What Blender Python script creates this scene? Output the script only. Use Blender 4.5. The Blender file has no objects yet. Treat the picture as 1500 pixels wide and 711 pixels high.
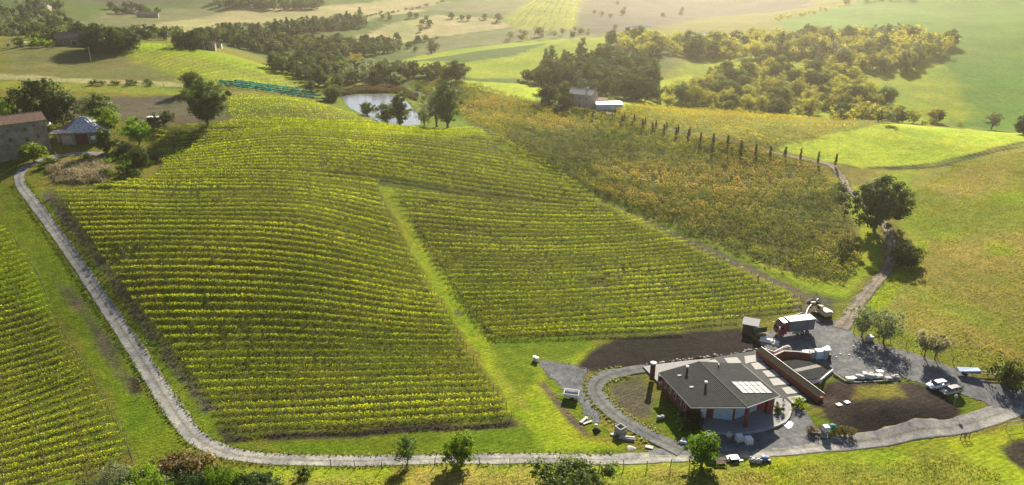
import bpy, bmesh, math, random
import numpy as np
from mathutils import Vector, Matrix
R = math.radians
rng = np.random.default_rng(7)
random.seed(7)
scene = bpy.context.scene
col = scene.collection
# ---------------------------------------------------------------- camera
CAM_H, F, PITCH = 83.0, 1050.0, R(21.6)
W0, H0 = 1500.0, 711.0
cd = bpy.data.cameras.new('camera'); cam = bpy.data.objects.new('camera', cd); col.objects.link(cam)
cd.sensor_width = 36.0; cd.lens = 36.0 * F / W0; cd.clip_start = 1.0; cd.clip_end = 9000
cam.location = (0, 0, CAM_H); cam.rotation_euler = (R(90) - PITCH, 0, 0)
scene.camera = cam
# ---------------------------------------------------------------- light
SUN_EL, SUN_AZ = R(27.5), R(16)          # azimuth measured clockwise from +Y
world = bpy.data.worlds.new('World'); scene.world = world; world.use_nodes = True
wn = world.node_tree.nodes; wl = world.node_tree.links
sky = wn.new('ShaderNodeTexSky'); sky.sky_type = 'NISHITA'; sky.sun_disc = False
sky.sun_elevation = SUN_EL; sky.sun_rotation = SUN_AZ
sky.air_density = 0.75; sky.dust_density = 0.6; sky.ozone_density = 2.0
wl.new(sky.outputs[0], wn['Background'].inputs[0]); wn['Background'].inputs[1].default_value = 0.05
sd = bpy.data.lights.new('sun', 'SUN'); sun = bpy.data.objects.new('sun', sd); col.objects.link(sun)
sd.energy = 5.0; sd.angle = R(0.6); sd.color = (1.0, 0.91, 0.74)
dirv = Vector((math.sin(SUN_AZ) * math.cos(SUN_EL), math.cos(SUN_AZ) * math.cos(SUN_EL), math.sin(SUN_EL)))
sun.rotation_euler = (-dirv).to_track_quat('-Z', 'Y').to_euler(); sun.location = (60, 200, 150)
scene.view_settings.view_transform = 'Standard'; scene.view_settings.look = 'None'
scene.view_settings.exposure = 1.5; scene.view_settings.gamma = 1.0
scene.render.engine = 'CYCLES'
scene.cycles.max_bounces = 6; scene.cycles.diffuse_bounces = 3; scene.cycles.transmission_bounces = 4
scene.cycles.transparent_max_bounces = 6; scene.cycles.volume_bounces = 0; scene.cycles.glossy_bounces = 2
HAZE = 0.000135

# ---------------------------------------------------------------- tags
def tag(o, label=None, cat=None, group=None, kind=None):
    if label: o['label'] = label
    if cat: o['category'] = cat
    if group: o['group'] = group
    if kind: o['kind'] = kind
    return o
def empty(name, loc=(0, 0, 0), rz=0.0):
    o = bpy.data.objects.new(name, None); o.location = loc; o.rotation_euler = (0, 0, rz)
    o.empty_display_size = 0.5; col.objects.link(o); return o
def thing(name, label, cat, loc=(0, 0, 0), rz=0.0, group=None):
    return tag(empty(name, loc, rz), label, cat, group)

# ---------------------------------------------------------------- materials
def new_mat(name):
    m = bpy.data.materials.new(name); m.use_nodes = True; nt = m.node_tree
    for n in list(nt.nodes): nt.nodes.remove(n)
    out = nt.nodes.new('ShaderNodeOutputMaterial')
    return m, nt, out
def N(nt, t, **kw):
    n = nt.nodes.new(t)
    for k, v in kw.items():
        if k in n.inputs: n.inputs[k].default_value = v
        else: setattr(n, k, v)
    return n
def ramp(nt, fac, stops):
    r = nt.nodes.new('ShaderNodeValToRGB'); el = r.color_ramp.elements
    while len(el) > 1: el.remove(el[0])
    el[0].position = stops[0][0]; el[0].color = (*stops[0][1], 1)
    for p, c in stops[1:]:
        e = el.new(p); e.color = (*c, 1)
    nt.links.new(fac, r.inputs[0]); return r.outputs[0]
def mixc(nt, f, a, b, mode='MIX'):
    m = nt.nodes.new('ShaderNodeMix'); m.data_type = 'RGBA'; m.blend_type = mode
    if hasattr(f, 'links') or hasattr(f, 'is_linked'): nt.links.new(f, m.inputs[0])
    else: m.inputs[0].default_value = f
    for i, s in ((6, a), (7, b)):
        if hasattr(s, 'is_linked'): nt.links.new(s, m.inputs[i])
        else: m.inputs[i].default_value = (*s, 1)
    return m.outputs[2]
def math_n(nt, op, a, b=None, clamp=False):
    m = nt.nodes.new('ShaderNodeMath'); m.operation = op; m.use_clamp = clamp
    for i, s in ((0, a), (1, b)):
        if s is None: continue
        if hasattr(s, 'is_linked'): nt.links.new(s, m.inputs[i])
        else: m.inputs[i].default_value = s
    return m.outputs[0]
def noise(nt, scale, detail=4, rough=0.6, vec=None, out=0):
    n = N(nt, 'ShaderNodeTexNoise'); n.inputs['Scale'].default_value = scale
    n.inputs['Detail'].default_value = detail; n.inputs['Roughness'].default_value = rough
    if vec is not None: nt.links.new(vec, n.inputs['Vector'])
    return n.outputs[out]
def surf_mat(name, c, c2=None, rough=0.85, nscale=3.0, bump=0.02, metal=0.0, spec=0.3, space='Object'):
    """weathered painted / mineral surface: two tones mixed by two noises plus fine relief"""
    m, nt, out = new_mat(name); b = N(nt, 'ShaderNodeBsdfPrincipled'); L = nt.links
    tc = N(nt, 'ShaderNodeTexCoord').outputs[space]
    if c2 is None: c2 = tuple(x * 0.7 for x in c)
    n1 = noise(nt, nscale, 5, 0.65, tc); n2 = noise(nt, nscale * 9, 3, 0.6, tc)
    f = math_n(nt, 'ADD', math_n(nt, 'MULTIPLY', n1, 0.65), math_n(nt, 'MULTIPLY', n2, 0.35))
    cc = ramp(nt, f, [(0.35, c2), (0.62, c)])
    L.new(cc, b.inputs['Base Color']); b.inputs['Roughness'].default_value = rough
    b.inputs['Metallic'].default_value = metal; b.inputs['Specular IOR Level'].default_value = spec
    if bump:
        bp = N(nt, 'ShaderNodeBump'); bp.inputs['Distance'].default_value = bump; bp.inputs['Strength'].default_value = 0.8
        L.new(f, bp.inputs['Height']); L.new(bp.outputs[0], b.inputs['Normal'])
    L.new(b.outputs[0], out.inputs[0]); return m
def leaf_mat(name, dark, mid, light, trans=0.45, hue=0.03, tcol=None):
    m, nt, out = new_mat(name); L = nt.links
    at = N(nt, 'ShaderNodeAttribute'); at.attribute_name = 'tone'
    oi = N(nt, 'ShaderNodeObjectInfo')
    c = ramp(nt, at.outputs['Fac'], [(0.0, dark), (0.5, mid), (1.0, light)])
    hs = N(nt, 'ShaderNodeHueSaturation'); L.new(c, hs.inputs['Color'])
    L.new(math_n(nt, 'ADD', math_n(nt, 'MULTIPLY', oi.outputs['Random'], hue), 0.5 - hue / 2), hs.inputs['Hue'])
    r2 = math_n(nt, 'FRACT', math_n(nt, 'MULTIPLY', oi.outputs['Random'], 7.31))
    L.new(math_n(nt, 'ADD', math_n(nt, 'MULTIPLY', r2, 0.5), 0.75), hs.inputs['Value'])
    c = hs.outputs[0]
    d = N(nt, 'ShaderNodeBsdfDiffuse'); t = N(nt, 'ShaderNodeBsdfTranslucent'); g = N(nt, 'ShaderNodeBsdfGlossy')
    g.inputs['Roughness'].default_value = 0.45; g.inputs['Color'].default_value = (0.9, 0.95, 0.8, 1)
    L.new(c, d.inputs[0])
    tc = mixc(nt, 1.0, c, (tcol or (2.2, 1.9, 0.5)), 'MULTIPLY'); L.new(tc, t.inputs[0])
    mx = N(nt, 'ShaderNodeMixShader'); mx.inputs[0].default_value = trans
    L.new(d.outputs[0], mx.inputs[1]); L.new(t.outputs[0], mx.inputs[2])
    m2 = N(nt, 'ShaderNodeMixShader'); m2.inputs[0].default_value = 0.012
    L.new(mx.outputs[0], m2.inputs[1]); L.new(g.outputs[0], m2.inputs[2])
    L.new(m2.outputs[0], out.inputs[0]); return m

# ---------------------------------------------------------------- mesh helpers
def np_mesh(name, V, Fc, mat=None, attrs=None, smooth=False):
    V = np.asarray(V, np.float32).reshape(-1, 3); Fc = np.asarray(Fc, np.int32)
    k = Fc.shape[1]; m = bpy.data.meshes.new(name)
    m.vertices.add(len(V)); m.vertices.foreach_set('co', V.ravel())
    m.loops.add(Fc.size); m.loops.foreach_set('vertex_index', Fc.ravel())
    m.polygons.add(len(Fc)); m.polygons.foreach_set('loop_start', np.arange(0, Fc.size, k, dtype=np.int32))
    if smooth: m.polygons.foreach_set('use_smooth', np.ones(len(Fc), bool))
    for an, (typ, data) in (attrs or {}).items():
        a = m.attributes.new(an, typ, 'POINT')
        a.data.foreach_set('value' if typ == 'FLOAT' else 'color', np.asarray(data, np.float32).ravel())
    m.update(calc_edges=True)
    if mat: m.materials.append(mat)
    return m
def link(name, mesh, parent=None, loc=None, rz=None):
    o = bpy.data.objects.new(name, mesh); col.objects.link(o)
    if parent: o.parent = parent
    if loc is not None: o.location = loc
    if rz is not None: o.rotation_euler = (0, 0, rz)
    return o
class MB:
    """collects polygons, builds ONE mesh object"""
    def __init__(s): s.v = []; s.f = []
    def add(s, vs, fs):
        n = len(s.v); s.v += [tuple(v) for v in vs]; s.f += [tuple(i + n for i in f) for f in fs]; return s
    def box(s, x0, y0, z0, x1, y1, z1, M=None):
        vs = [(x, y, z) for z in (z0, z1) for x, y in ((x0, y0), (x1, y0), (x1, y1), (x0, y1))]
        if M is not None: vs = [tuple(M @ Vector(v)) for v in vs]
        return s.add(vs, [(3, 2, 1, 0), (4, 5, 6, 7), (0, 1, 5, 4), (1, 2, 6, 5), (2, 3, 7, 6), (3, 0, 4, 7)])
    def prism(s, pts, z0, z1, M=None):
        """pts: xy outline (ccw); z0/z1 number or list"""
        n = len(pts); a = z0 if hasattr(z0, '__len__') else [z0] * n; b = z1 if hasattr(z1, '__len__') else [z1] * n
        vs = [(p[0], p[1], a[i]) for i, p in enumerate(pts)] + [(p[0], p[1], b[i]) for i, p in enumerate(pts)]
        if M is not None: vs = [tuple(M @ Vector(v)) for v in vs]
        return s.add(vs, [tuple(range(n))[::-1], tuple(range(n, 2 * n))] + [(i, (i + 1) % n, n + (i + 1) % n, n + i) for i in range(n)])
    def tube(s, pts, rads, seg=6, cap=True):
        pts = [Vector(p) for p in pts]
        if not hasattr(rads, '__len__'): rads = [rads] * len(pts)
        rings = []
        for i, p in enumerate(pts):
            d = (pts[min(i + 1, len(pts) - 1)] - pts[max(i - 1, 0)]).normalized()
            u = d.cross(Vector((0, 0, 1)) if abs(d.z) < 0.95 else Vector((1, 0, 0))).normalized(); w = d.cross(u)
            rings.append([p + (u * math.cos(2 * math.pi * k / seg) + w * math.sin(2 * math.pi * k / seg)) * rads[i] for k in range(seg)])
        vs = [v for r in rings for v in r]; fs = []
        for i in range(len(pts) - 1):
            for k in range(seg):
                a, b = i * seg + k, i * seg + (k + 1) % seg
                fs.append((a, b, b + seg, a + seg))
        if cap: fs += [tuple(range(seg))[::-1], tuple(range(len(vs) - seg, len(vs)))]
        return s.add(vs, fs)
    def lathe(s, prof, seg=12, c=(0, 0)):
        vs = []; fs = []
        for r, z in prof:
            vs += [(c[0] + r * math.cos(2 * math.pi * k / seg), c[1] + r * math.sin(2 * math.pi * k / seg), z) for k in range(seg)]
        for i in range(len(prof) - 1):
            for k in range(seg):
                a, b = i * seg + k, i * seg + (k + 1) % seg; fs.append((a, b, b + seg, a + seg))
        fs += [tuple(range(seg))[::-1], tuple(range(len(vs) - seg, len(vs)))]
        return s.add(vs, fs)
    def mesh(s, name, mat, bevel=0.0, smooth=False):
        m = bpy.data.meshes.new(name); m.from_pydata(s.v, [], s.f); m.update()
        if mat: m.materials.append(mat)
        if bevel or smooth:
            bm = bmesh.new(); bm.from_mesh(m)
            bmesh.ops.recalc_face_normals(bm, faces=bm.faces)
            if bevel: bmesh.ops.bevel(bm, geom=bm.edges[:], offset=bevel, segments=1, affect='EDGES', clamp_overlap=True)
            bm.to_mesh(m); bm.free()
            if smooth:
                for p in m.polygons: p.use_smooth = True
        return m
    def build(s, name, mat, parent=None, loc=None, rz=None, bevel=0.0, smooth=False):
        return link(name, s.mesh(name, mat, bevel, smooth), parent, loc, rz)

# ---------------------------------------------------------------- terrain
sP, cP = math.sin(PITCH), math.cos(PITCH)
def px_dir(u, v):
    """world direction per unit of optical depth for photo pixel (u, v)"""
    a = (np.asarray(u, float) - W0 / 2) / F; b = (np.asarray(v, float) - H0 / 2) / F
    return a, cP - b * sP, -(sP + b * cP)
def at_z(u, v, z):
    a, y, w = px_dir(u, v); d = (z - CAM_H) / w
    return Vector((float(a * d), float(y * d), float(z)))
# control points (u, v, z) near, (u, v, -depth) far
CZ = [(-250,760,-2),(0,711,-1),(0,760,-1),(150,760,0),(400,760,2.2),(750,760,2.6),(1100,760,2.6),(1500,760,2.2),(1700,760,2),(350,711,0.4),(600,711,1.2),(900,711,1.2),(1200,711,1.2),(1450,711,1.0),
 (350,672,0),(500,674,0),(700,674,0),(900,672,0),(1050,668,0),(1200,655,0),(1400,628,0),(1500,605,0.2),(1700,600,.5),
 (300,655,0),(240,580,.3),(200,515,2.2),(160,455,5),(120,395,9),(80,335,13.5),(45,290,17.5),(30,262,19.5),(50,235,21.5),(120,222,21.8),
 (0,640,-.5),(0,560,1),(-150,600,1),(0,450,6),(-150,480,6),(0,350,12.8),(-150,350,13),(0,290,17),(-150,260,20),(-150,200,22),
 (450,640,0),(450,560,.1),(450,500,2.2),(450,450,5.2),(450,400,8.6),(450,360,11.5),(450,320,15),(450,280,17.6),(450,240,20.5),(430,195,24.5),
 (300,640,0),(320,560,.5),(300,500,2.8),(280,450,5.8),(250,400,9.4),(200,350,13),(150,300,16.8),(250,300,16.5),(230,250,20),(240,205,22.5),(330,195,23.8),(320,240,20.8),
 (600,600,0),(600,540,.2),(600,490,1.0),(600,440,3.2),(600,400,5.2),(600,360,7.5),(600,320,10.8),(600,280,14),(600,240,17.5),(600,205,20.6),
 (750,600,0),(750,540,0),(750,490,0.1),(750,440,1),(750,400,2),(750,360,3.5),(750,320,6),(750,280,9.5),(750,240,13),(750,210,15.6),(690,194,17.5),
 (900,560,0),(900,490,0),(900,440,0),(900,400,.5),(900,330,2),(900,290,4.8),(870,250,8.5),(850,215,11.5),(760,180,14.5),
 (1050,490,0),(1050,440,-.3),(1050,400,0),(1000,345,1.2),(1000,290,4),(1000,240,7.6),(1000,200,10),(950,180,12.5),
 (1000,540,0),(1100,540,0),(1000,600,0),(1100,600,0),(1100,640,0),(950,600,0),(960,640,0),
 (1180,500,.6),(1240,500,1.0),(1250,540,1.2),(1300,560,1.6),(1350,580,1.6),(1300,598,1.7),(1240,595,1.2),(1350,603,1.6),(1300,632,0),(1240,632,0),(1380,620,.1),(1400,580,.8),(1450,590,.2),
 (1180,440,.3),(1235,412,.5),(1240,470,.6),(1150,400,.3),(1200,340,2),(1100,340,1.2),(1150,290,3.8),(1100,245,6.5),
 (1280,335,3),(1310,380,2),(1270,430,1),(1255,290,5),(1240,260,6.3),(1200,238,7),(1130,220,8),
 (1400,540,1.3),(1500,560,1.2),(1300,500,1.5),(1400,500,2.4),(1500,520,2.2),(1500,450,3.2),(1400,400,3.5),(1500,350,6),(1400,330,5),(1700,400,5),(1700,520,2),(1700,300,10),
 (1350,280,7),(1500,270,9.5),(1350,240,8.5),(1500,210,13),(1700,200,16)]
CD = [(1040,182,330),(1130,178,338),(1285,184,325),(1080,200,306),(1400,190,326),(1500,196,322),(1700,196,330),(920,160,352),(855,158,350),(790,148,380),
 (640,194,298),(560,186,286),(480,184,280),(400,186,272),(550,179,302),(470,160,306),(400,150,312),(340,142,322),(330,184,268),
 (590,182,336),(620,172,352),(540,168,360),(560,150,390),(520,141,408),(600,140,408),(640,150,392),(610,131,425),
 (230,185,262),(230,160,300),(100,170,285),(0,170,280),(-150,150,300),(100,195,262),(0,200,258),
 (300,130,335),(200,125,335),(30,125,330),(150,100,380),(30,75,410),(150,75,415),(300,100,390),(410,128,400),(300,76,452),(450,122,432),(-150,90,420),
 (250,58,500),(380,84,520),(480,110,480),(60,48,600),(60,10,800),(150,20,800),(250,20,850),(330,50,650),(430,92,560),(450,50,700),(450,15,900),
 (600,70,700),(620,30,850),(620,5,1000),(800,60,700),(800,10,950),(-150,40,700),(-150,0,950),
 (580,103,500),(700,82,560),(870,56,620),(750,110,480),(650,114,450),(720,125,425),(780,120,450),(560,125,440),
 (900,140,410),(900,100,500),(1000,100,500),(960,60,620),(1050,20,1100),(1000,160,400),
 (1100,160,415),(1200,172,395),(1270,176,385),(1450,188,400),(1350,180,395),(1350,150,440),(1350,100,520),(1400,60,600),(1450,5,800),(1200,50,650),(1250,8,850),
 (1500,100,520),(1500,30,680),(1700,150,420),(1700,50,600),(1700,-20,850),(1450,-70,1000),(1150,100,520),(1100,60,640)]
CR = [(0,-70,1300),(300,-60,1300),(600,-60,1400),(800,-40,1300),(1000,-30,1600),(1200,-40,1700),(1450,-110,1300),(1700,-100,1200),(-200,-60,1300),
 (0,-120,2200),(400,-120,2200),(800,-120,2200),(1200,-130,2200),(1600,-160,2200),(-300,-110,2200),(1800,-160,2200)]
def ctrl():
    pts = []
    for u, v, z in CZ:
        p = at_z(u, v, z); pts.append((p.x, p.y, z))
    for u, v, d in CD + CR:
        a, y, w = px_dir(u, v); pts.append((a * d, y * d, CAM_H + w * d))
    return np.array(pts)
_c = ctrl()
def _pol(x, y): return np.stack([np.arctan2(x, y) * 1.3, np.log(np.hypot(x, y))], -1)
_q = _pol(_c[:, 0], _c[:, 1])
def _U(r2): return 0.5 * r2 * np.log(r2 + 1e-12)
_n = len(_q); _K = _U(((_q[:, None] - _q[None]) ** 2).sum(-1)) + np.eye(_n) * 2e-5
_P = np.c_[np.ones(_n), _q]; _A = np.block([[_K, _P], [_P.T, np.zeros((3, 3))]])
_w = np.linalg.solve(_A, np.r_[_c[:, 2], 0, 0, 0])
def vnoise(x, y, s, seed):
    """smooth value noise"""
    r = np.random.default_rng(seed); T = r.random((256, 256))
    X = x / s + 71.3; Y = y / s + 33.7; i = np.floor(X).astype(int); j = np.floor(Y).astype(int)
    fx = X - i; fy = Y - j; fx = fx * fx * (3 - 2 * fx); fy = fy * fy * (3 - 2 * fy)
    g = lambda a, b: T[a % 256, b % 256]
    return (g(i, j) * (1 - fx) + g(i + 1, j) * fx) * (1 - fy) + (g(i, j + 1) * (1 - fx) + g(i + 1, j + 1) * fx) * fy
def height_raw(x, y):
    q = _pol(x, y); q[..., 0] = np.clip(q[..., 0], -1.3 * R(48), 1.3 * R(48)); q[..., 1] = np.clip(q[..., 1], math.log(85), math.log(2300))
    sh = q.shape[:-1]; q = q.reshape(-1, 2); out = np.empty(len(q))
    for i in range(0, len(q), 20000):
        s = q[i:i + 20000]; out[i:i + 20000] = _U(((s[:, None] - _q[None]) ** 2).sum(-1)) @ _w[:_n] + _w[_n] + s @ _w[_n + 1:]
    z = out.reshape(sh); r = np.hypot(x, y)
    flat = np.clip((r - 150) / 150, 0, 1)
    z = z + (vnoise(x, y, 9, 1) - .5) * .35 * flat + (vnoise(x, y, 60, 2) - .5) * 3.5 * np.clip((r - 420) / 400, 0, 1)
    z = z + (vnoise(x, y, 5, 4) - .5) * .18 * np.clip((135 - r) / 20, 0, 1)
    return z
PH = R(1) * np.r_[-80, -72, -66, -61, -57, -54, -51, np.arange(-48.5, 48.51, 0.25), 51, 54, 57, 61, 66, 72, 80]
LR = np.r_[math.log(35), math.log(45), math.log(58), math.log(70), np.arange(math.log(78), math.log(430), .0052), np.arange(math.log(430) + .01, math.log(2600), .0105), math.log(3200), math.log(4500)]
GP, GR = np.meshgrid(PH, LR)
GX, GY = np.sin(GP) * np.exp(GR), np.cos(GP) * np.exp(GR)
GZ = height_raw(GX, GY)
def _sd(x, y, P):
    d = np.full(x.shape, 1e9); ins = np.zeros(x.shape, bool)
    for a, b in zip(P, np.roll(P, -1, 0)):
        e = b - a; wx = x - a[0]; wy = y - a[1]; t = np.clip((wx * e[0] + wy * e[1]) / (e @ e), 0, 1)
        d = np.minimum(d, np.hypot(wx - e[0] * t, wy - e[1] * t))
        ins ^= ((a[1] > y) != (b[1] > y)) & (x < (b[0] - a[0]) * (y - a[1]) / (b[1] - a[1] + 1e-12) + a[0])
    return np.where(ins, d, -d)
WATER_Z = 11.0
POND = np.array([tuple(at_z(u, v, WATER_Z))[:2] for u, v in [(497,142),(520,139),(560,138),(582,140),(594,147),(604,158),(616,169),(616,183),(590,186),(560,184),(538,172),(512,158)]])
# level building ground under the winery, its terrace and the paved courtyard
for _px, _z, _w in (([(936,534),(1000,524),(1060,518),(1112,510),(1140,526),(1166,549),(1196,573),(1203,584),(1172,592),(1164,606),(1150,622),(1110,636),(1060,638),(1022,626),(1000,600),(966,566)], -.05, 3.0),):
    _P = np.array([tuple(at_z(u, v, 0))[:2] for u, v in _px]); _q2 = _sd(GX, GY, _P); _t = np.clip((_q2 + _w) / _w, 0, 1)
    GZ = np.where(_q2 > -_w, GZ * (1 - _t) + np.minimum(GZ, _z) * _t, GZ)
_s = _sd(GX, GY, POND); _t = np.clip((_s + 9) / 9, 0, 1)
GZ = np.where(_s > 0, np.minimum(GZ, WATER_Z - .15 - .5 * np.clip(_s / 4, 0, 1)), GZ * (1 - _t) + np.clip(GZ, WATER_Z + .15, WATER_Z + 1.2) * _t)
def hz(x, y):
    """terrain height, exactly on the mesh's bilinear surface"""
    x = np.asarray(x, float); y = np.asarray(y, float)
    p = np.clip(np.arctan2(x, y), PH[0], PH[-1] - 1e-6); l = np.clip(np.log(np.hypot(x, y)), LR[0], LR[-1] - 1e-6)
    j = np.clip(np.searchsorted(PH, p, side='right') - 1, 0, len(PH) - 2); i = np.clip(np.searchsorted(LR, l, side='right') - 1, 0, len(LR) - 2)
    fp = (p - PH[j]) / (PH[j + 1] - PH[j]); fl = (l - LR[i]) / (LR[i + 1] - LR[i])
    return (GZ[i, j] * (1 - fp) + GZ[i, j + 1] * fp) * (1 - fl) + (GZ[i + 1, j] * (1 - fp) + GZ[i + 1, j + 1] * fp) * fl
_T = np.exp(np.linspace(math.log(75), math.log(3600), 1400))
def at_many(us, vs):
    """where the sight line through photo pixel (u, v) first meets the ground"""
    us = np.asarray(us, float); vs = np.asarray(vs, float)
    a, y, w = px_dir(us, vs); out = np.zeros((len(us), 3))
    X = a[:, None] * _T; Y = y[:, None] * _T; Z = CAM_H + w[:, None] * _T
    below = Z < hz(X, Y); k = np.where(below.any(1), below.argmax(1), len(_T) - 1); k = np.maximum(k, 1)
    lo = _T[k - 1]; hi = _T[k]
    for _ in range(14):
        m = (lo + hi) / 2; b = CAM_H + w * m < hz(a * m, y * m); hi = np.where(b, m, hi); lo = np.where(b, lo, m)
    out[:, 0] = a * hi; out[:, 1] = y * hi; out[:, 2] = hz(a * hi, y * hi)
    return out
def at(u, v, dz=0.0):
    p = at_many([u], [v])[0]; return Vector((p[0], p[1], p[2] + dz))
def G(x, y, dz=0.0): return Vector((x, y, float(hz(x, y)) + dz))
def scale_at(p):
    """photo pixels per metre at a world point"""
    d = p[1] * cP + (CAM_H - p[2]) * sP
    return F / d
# ---------------------------------------------------------------- ground colours
def poly_sd(x, y, P):
    """signed distance to polygon, positive inside"""
    P = np.asarray(P)[:, :2]; d = np.full(x.shape, 1e9); ins = np.zeros(x.shape, bool)
    for a, b in zip(P, np.roll(P, -1, 0)):
        e = b - a; wx = x - a[0]; wy = y - a[1]; t = np.clip((wx * e[0] + wy * e[1]) / (e @ e + 1e-9), 0, 1)
        d = np.minimum(d, np.hypot(wx - e[0] * t, wy - e[1] * t))
        c = ((a[1] > y) != (b[1] > y)) & (x < (b[0] - a[0]) * (y - a[1]) / (b[1] - a[1] + 1e-12) + a[0]); ins ^= c
    return np.where(ins, d, -d)
def px_poly(pts):
    u, v = zip(*pts); return at_many(u, v)
def px_line(pts, step=2.0):
    """smooth world polyline through photo pixels"""
    P = px_poly(pts)[:, :2]
    Q = []
    for i in range(len(P) - 1):
        p0 = P[max(i - 1, 0)]; p1 = P[i]; p2 = P[i + 1]; p3 = P[min(i + 2, len(P) - 1)]
        n = max(2, int(np.hypot(*(p2 - p1)) / step))
        for t in np.arange(n) / n:
            Q.append(.5 * (2 * p1 + (p2 - p0) * t + (2 * p0 - 5 * p1 + 4 * p2 - p3) * t * t + (3 * p1 - p0 - 3 * p2 + p3) * t ** 3))
    Q.append(P[-1]); return np.array(Q)
def line_sd(x, y, L, w):
    d = np.full(x.shape, 1e9)
    for a, b in zip(L[:-1], L[1:]):
        e = b - a; wx = x - a[0]; wy = y - a[1]; t = np.clip((wx * e[0] + wy * e[1]) / (e @ e + 1e-9), 0, 1)
        d = np.minimum(d, np.hypot(wx - e[0] * t, wy - e[1] * t))
    return w - d
GRASS = (.10, .145, .010); GRASS2 = (.18, .235, .013); OLIVE = (.13, .13, .022); DRY = (.205, .185, .044); DRYG = (.165, .19, .026)
HAY = (.25, .235, .11); SOIL = (.038, .032, .025); DARK = (.024, .0215, .019); BROWN = (.092, .080, .054); WHEAT = (.27, .35, .022)
HILL = (.075, .16, .012); VF = (.085, .098, .017); VFB = (.068, .080, .018); FARG = (.065, .10, .022); FARB = (.072, .066, .05); PALE = (.12, .13, .055); HEDGE = (.022, .035, .010); TAN = (.120, .125, .040)
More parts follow.
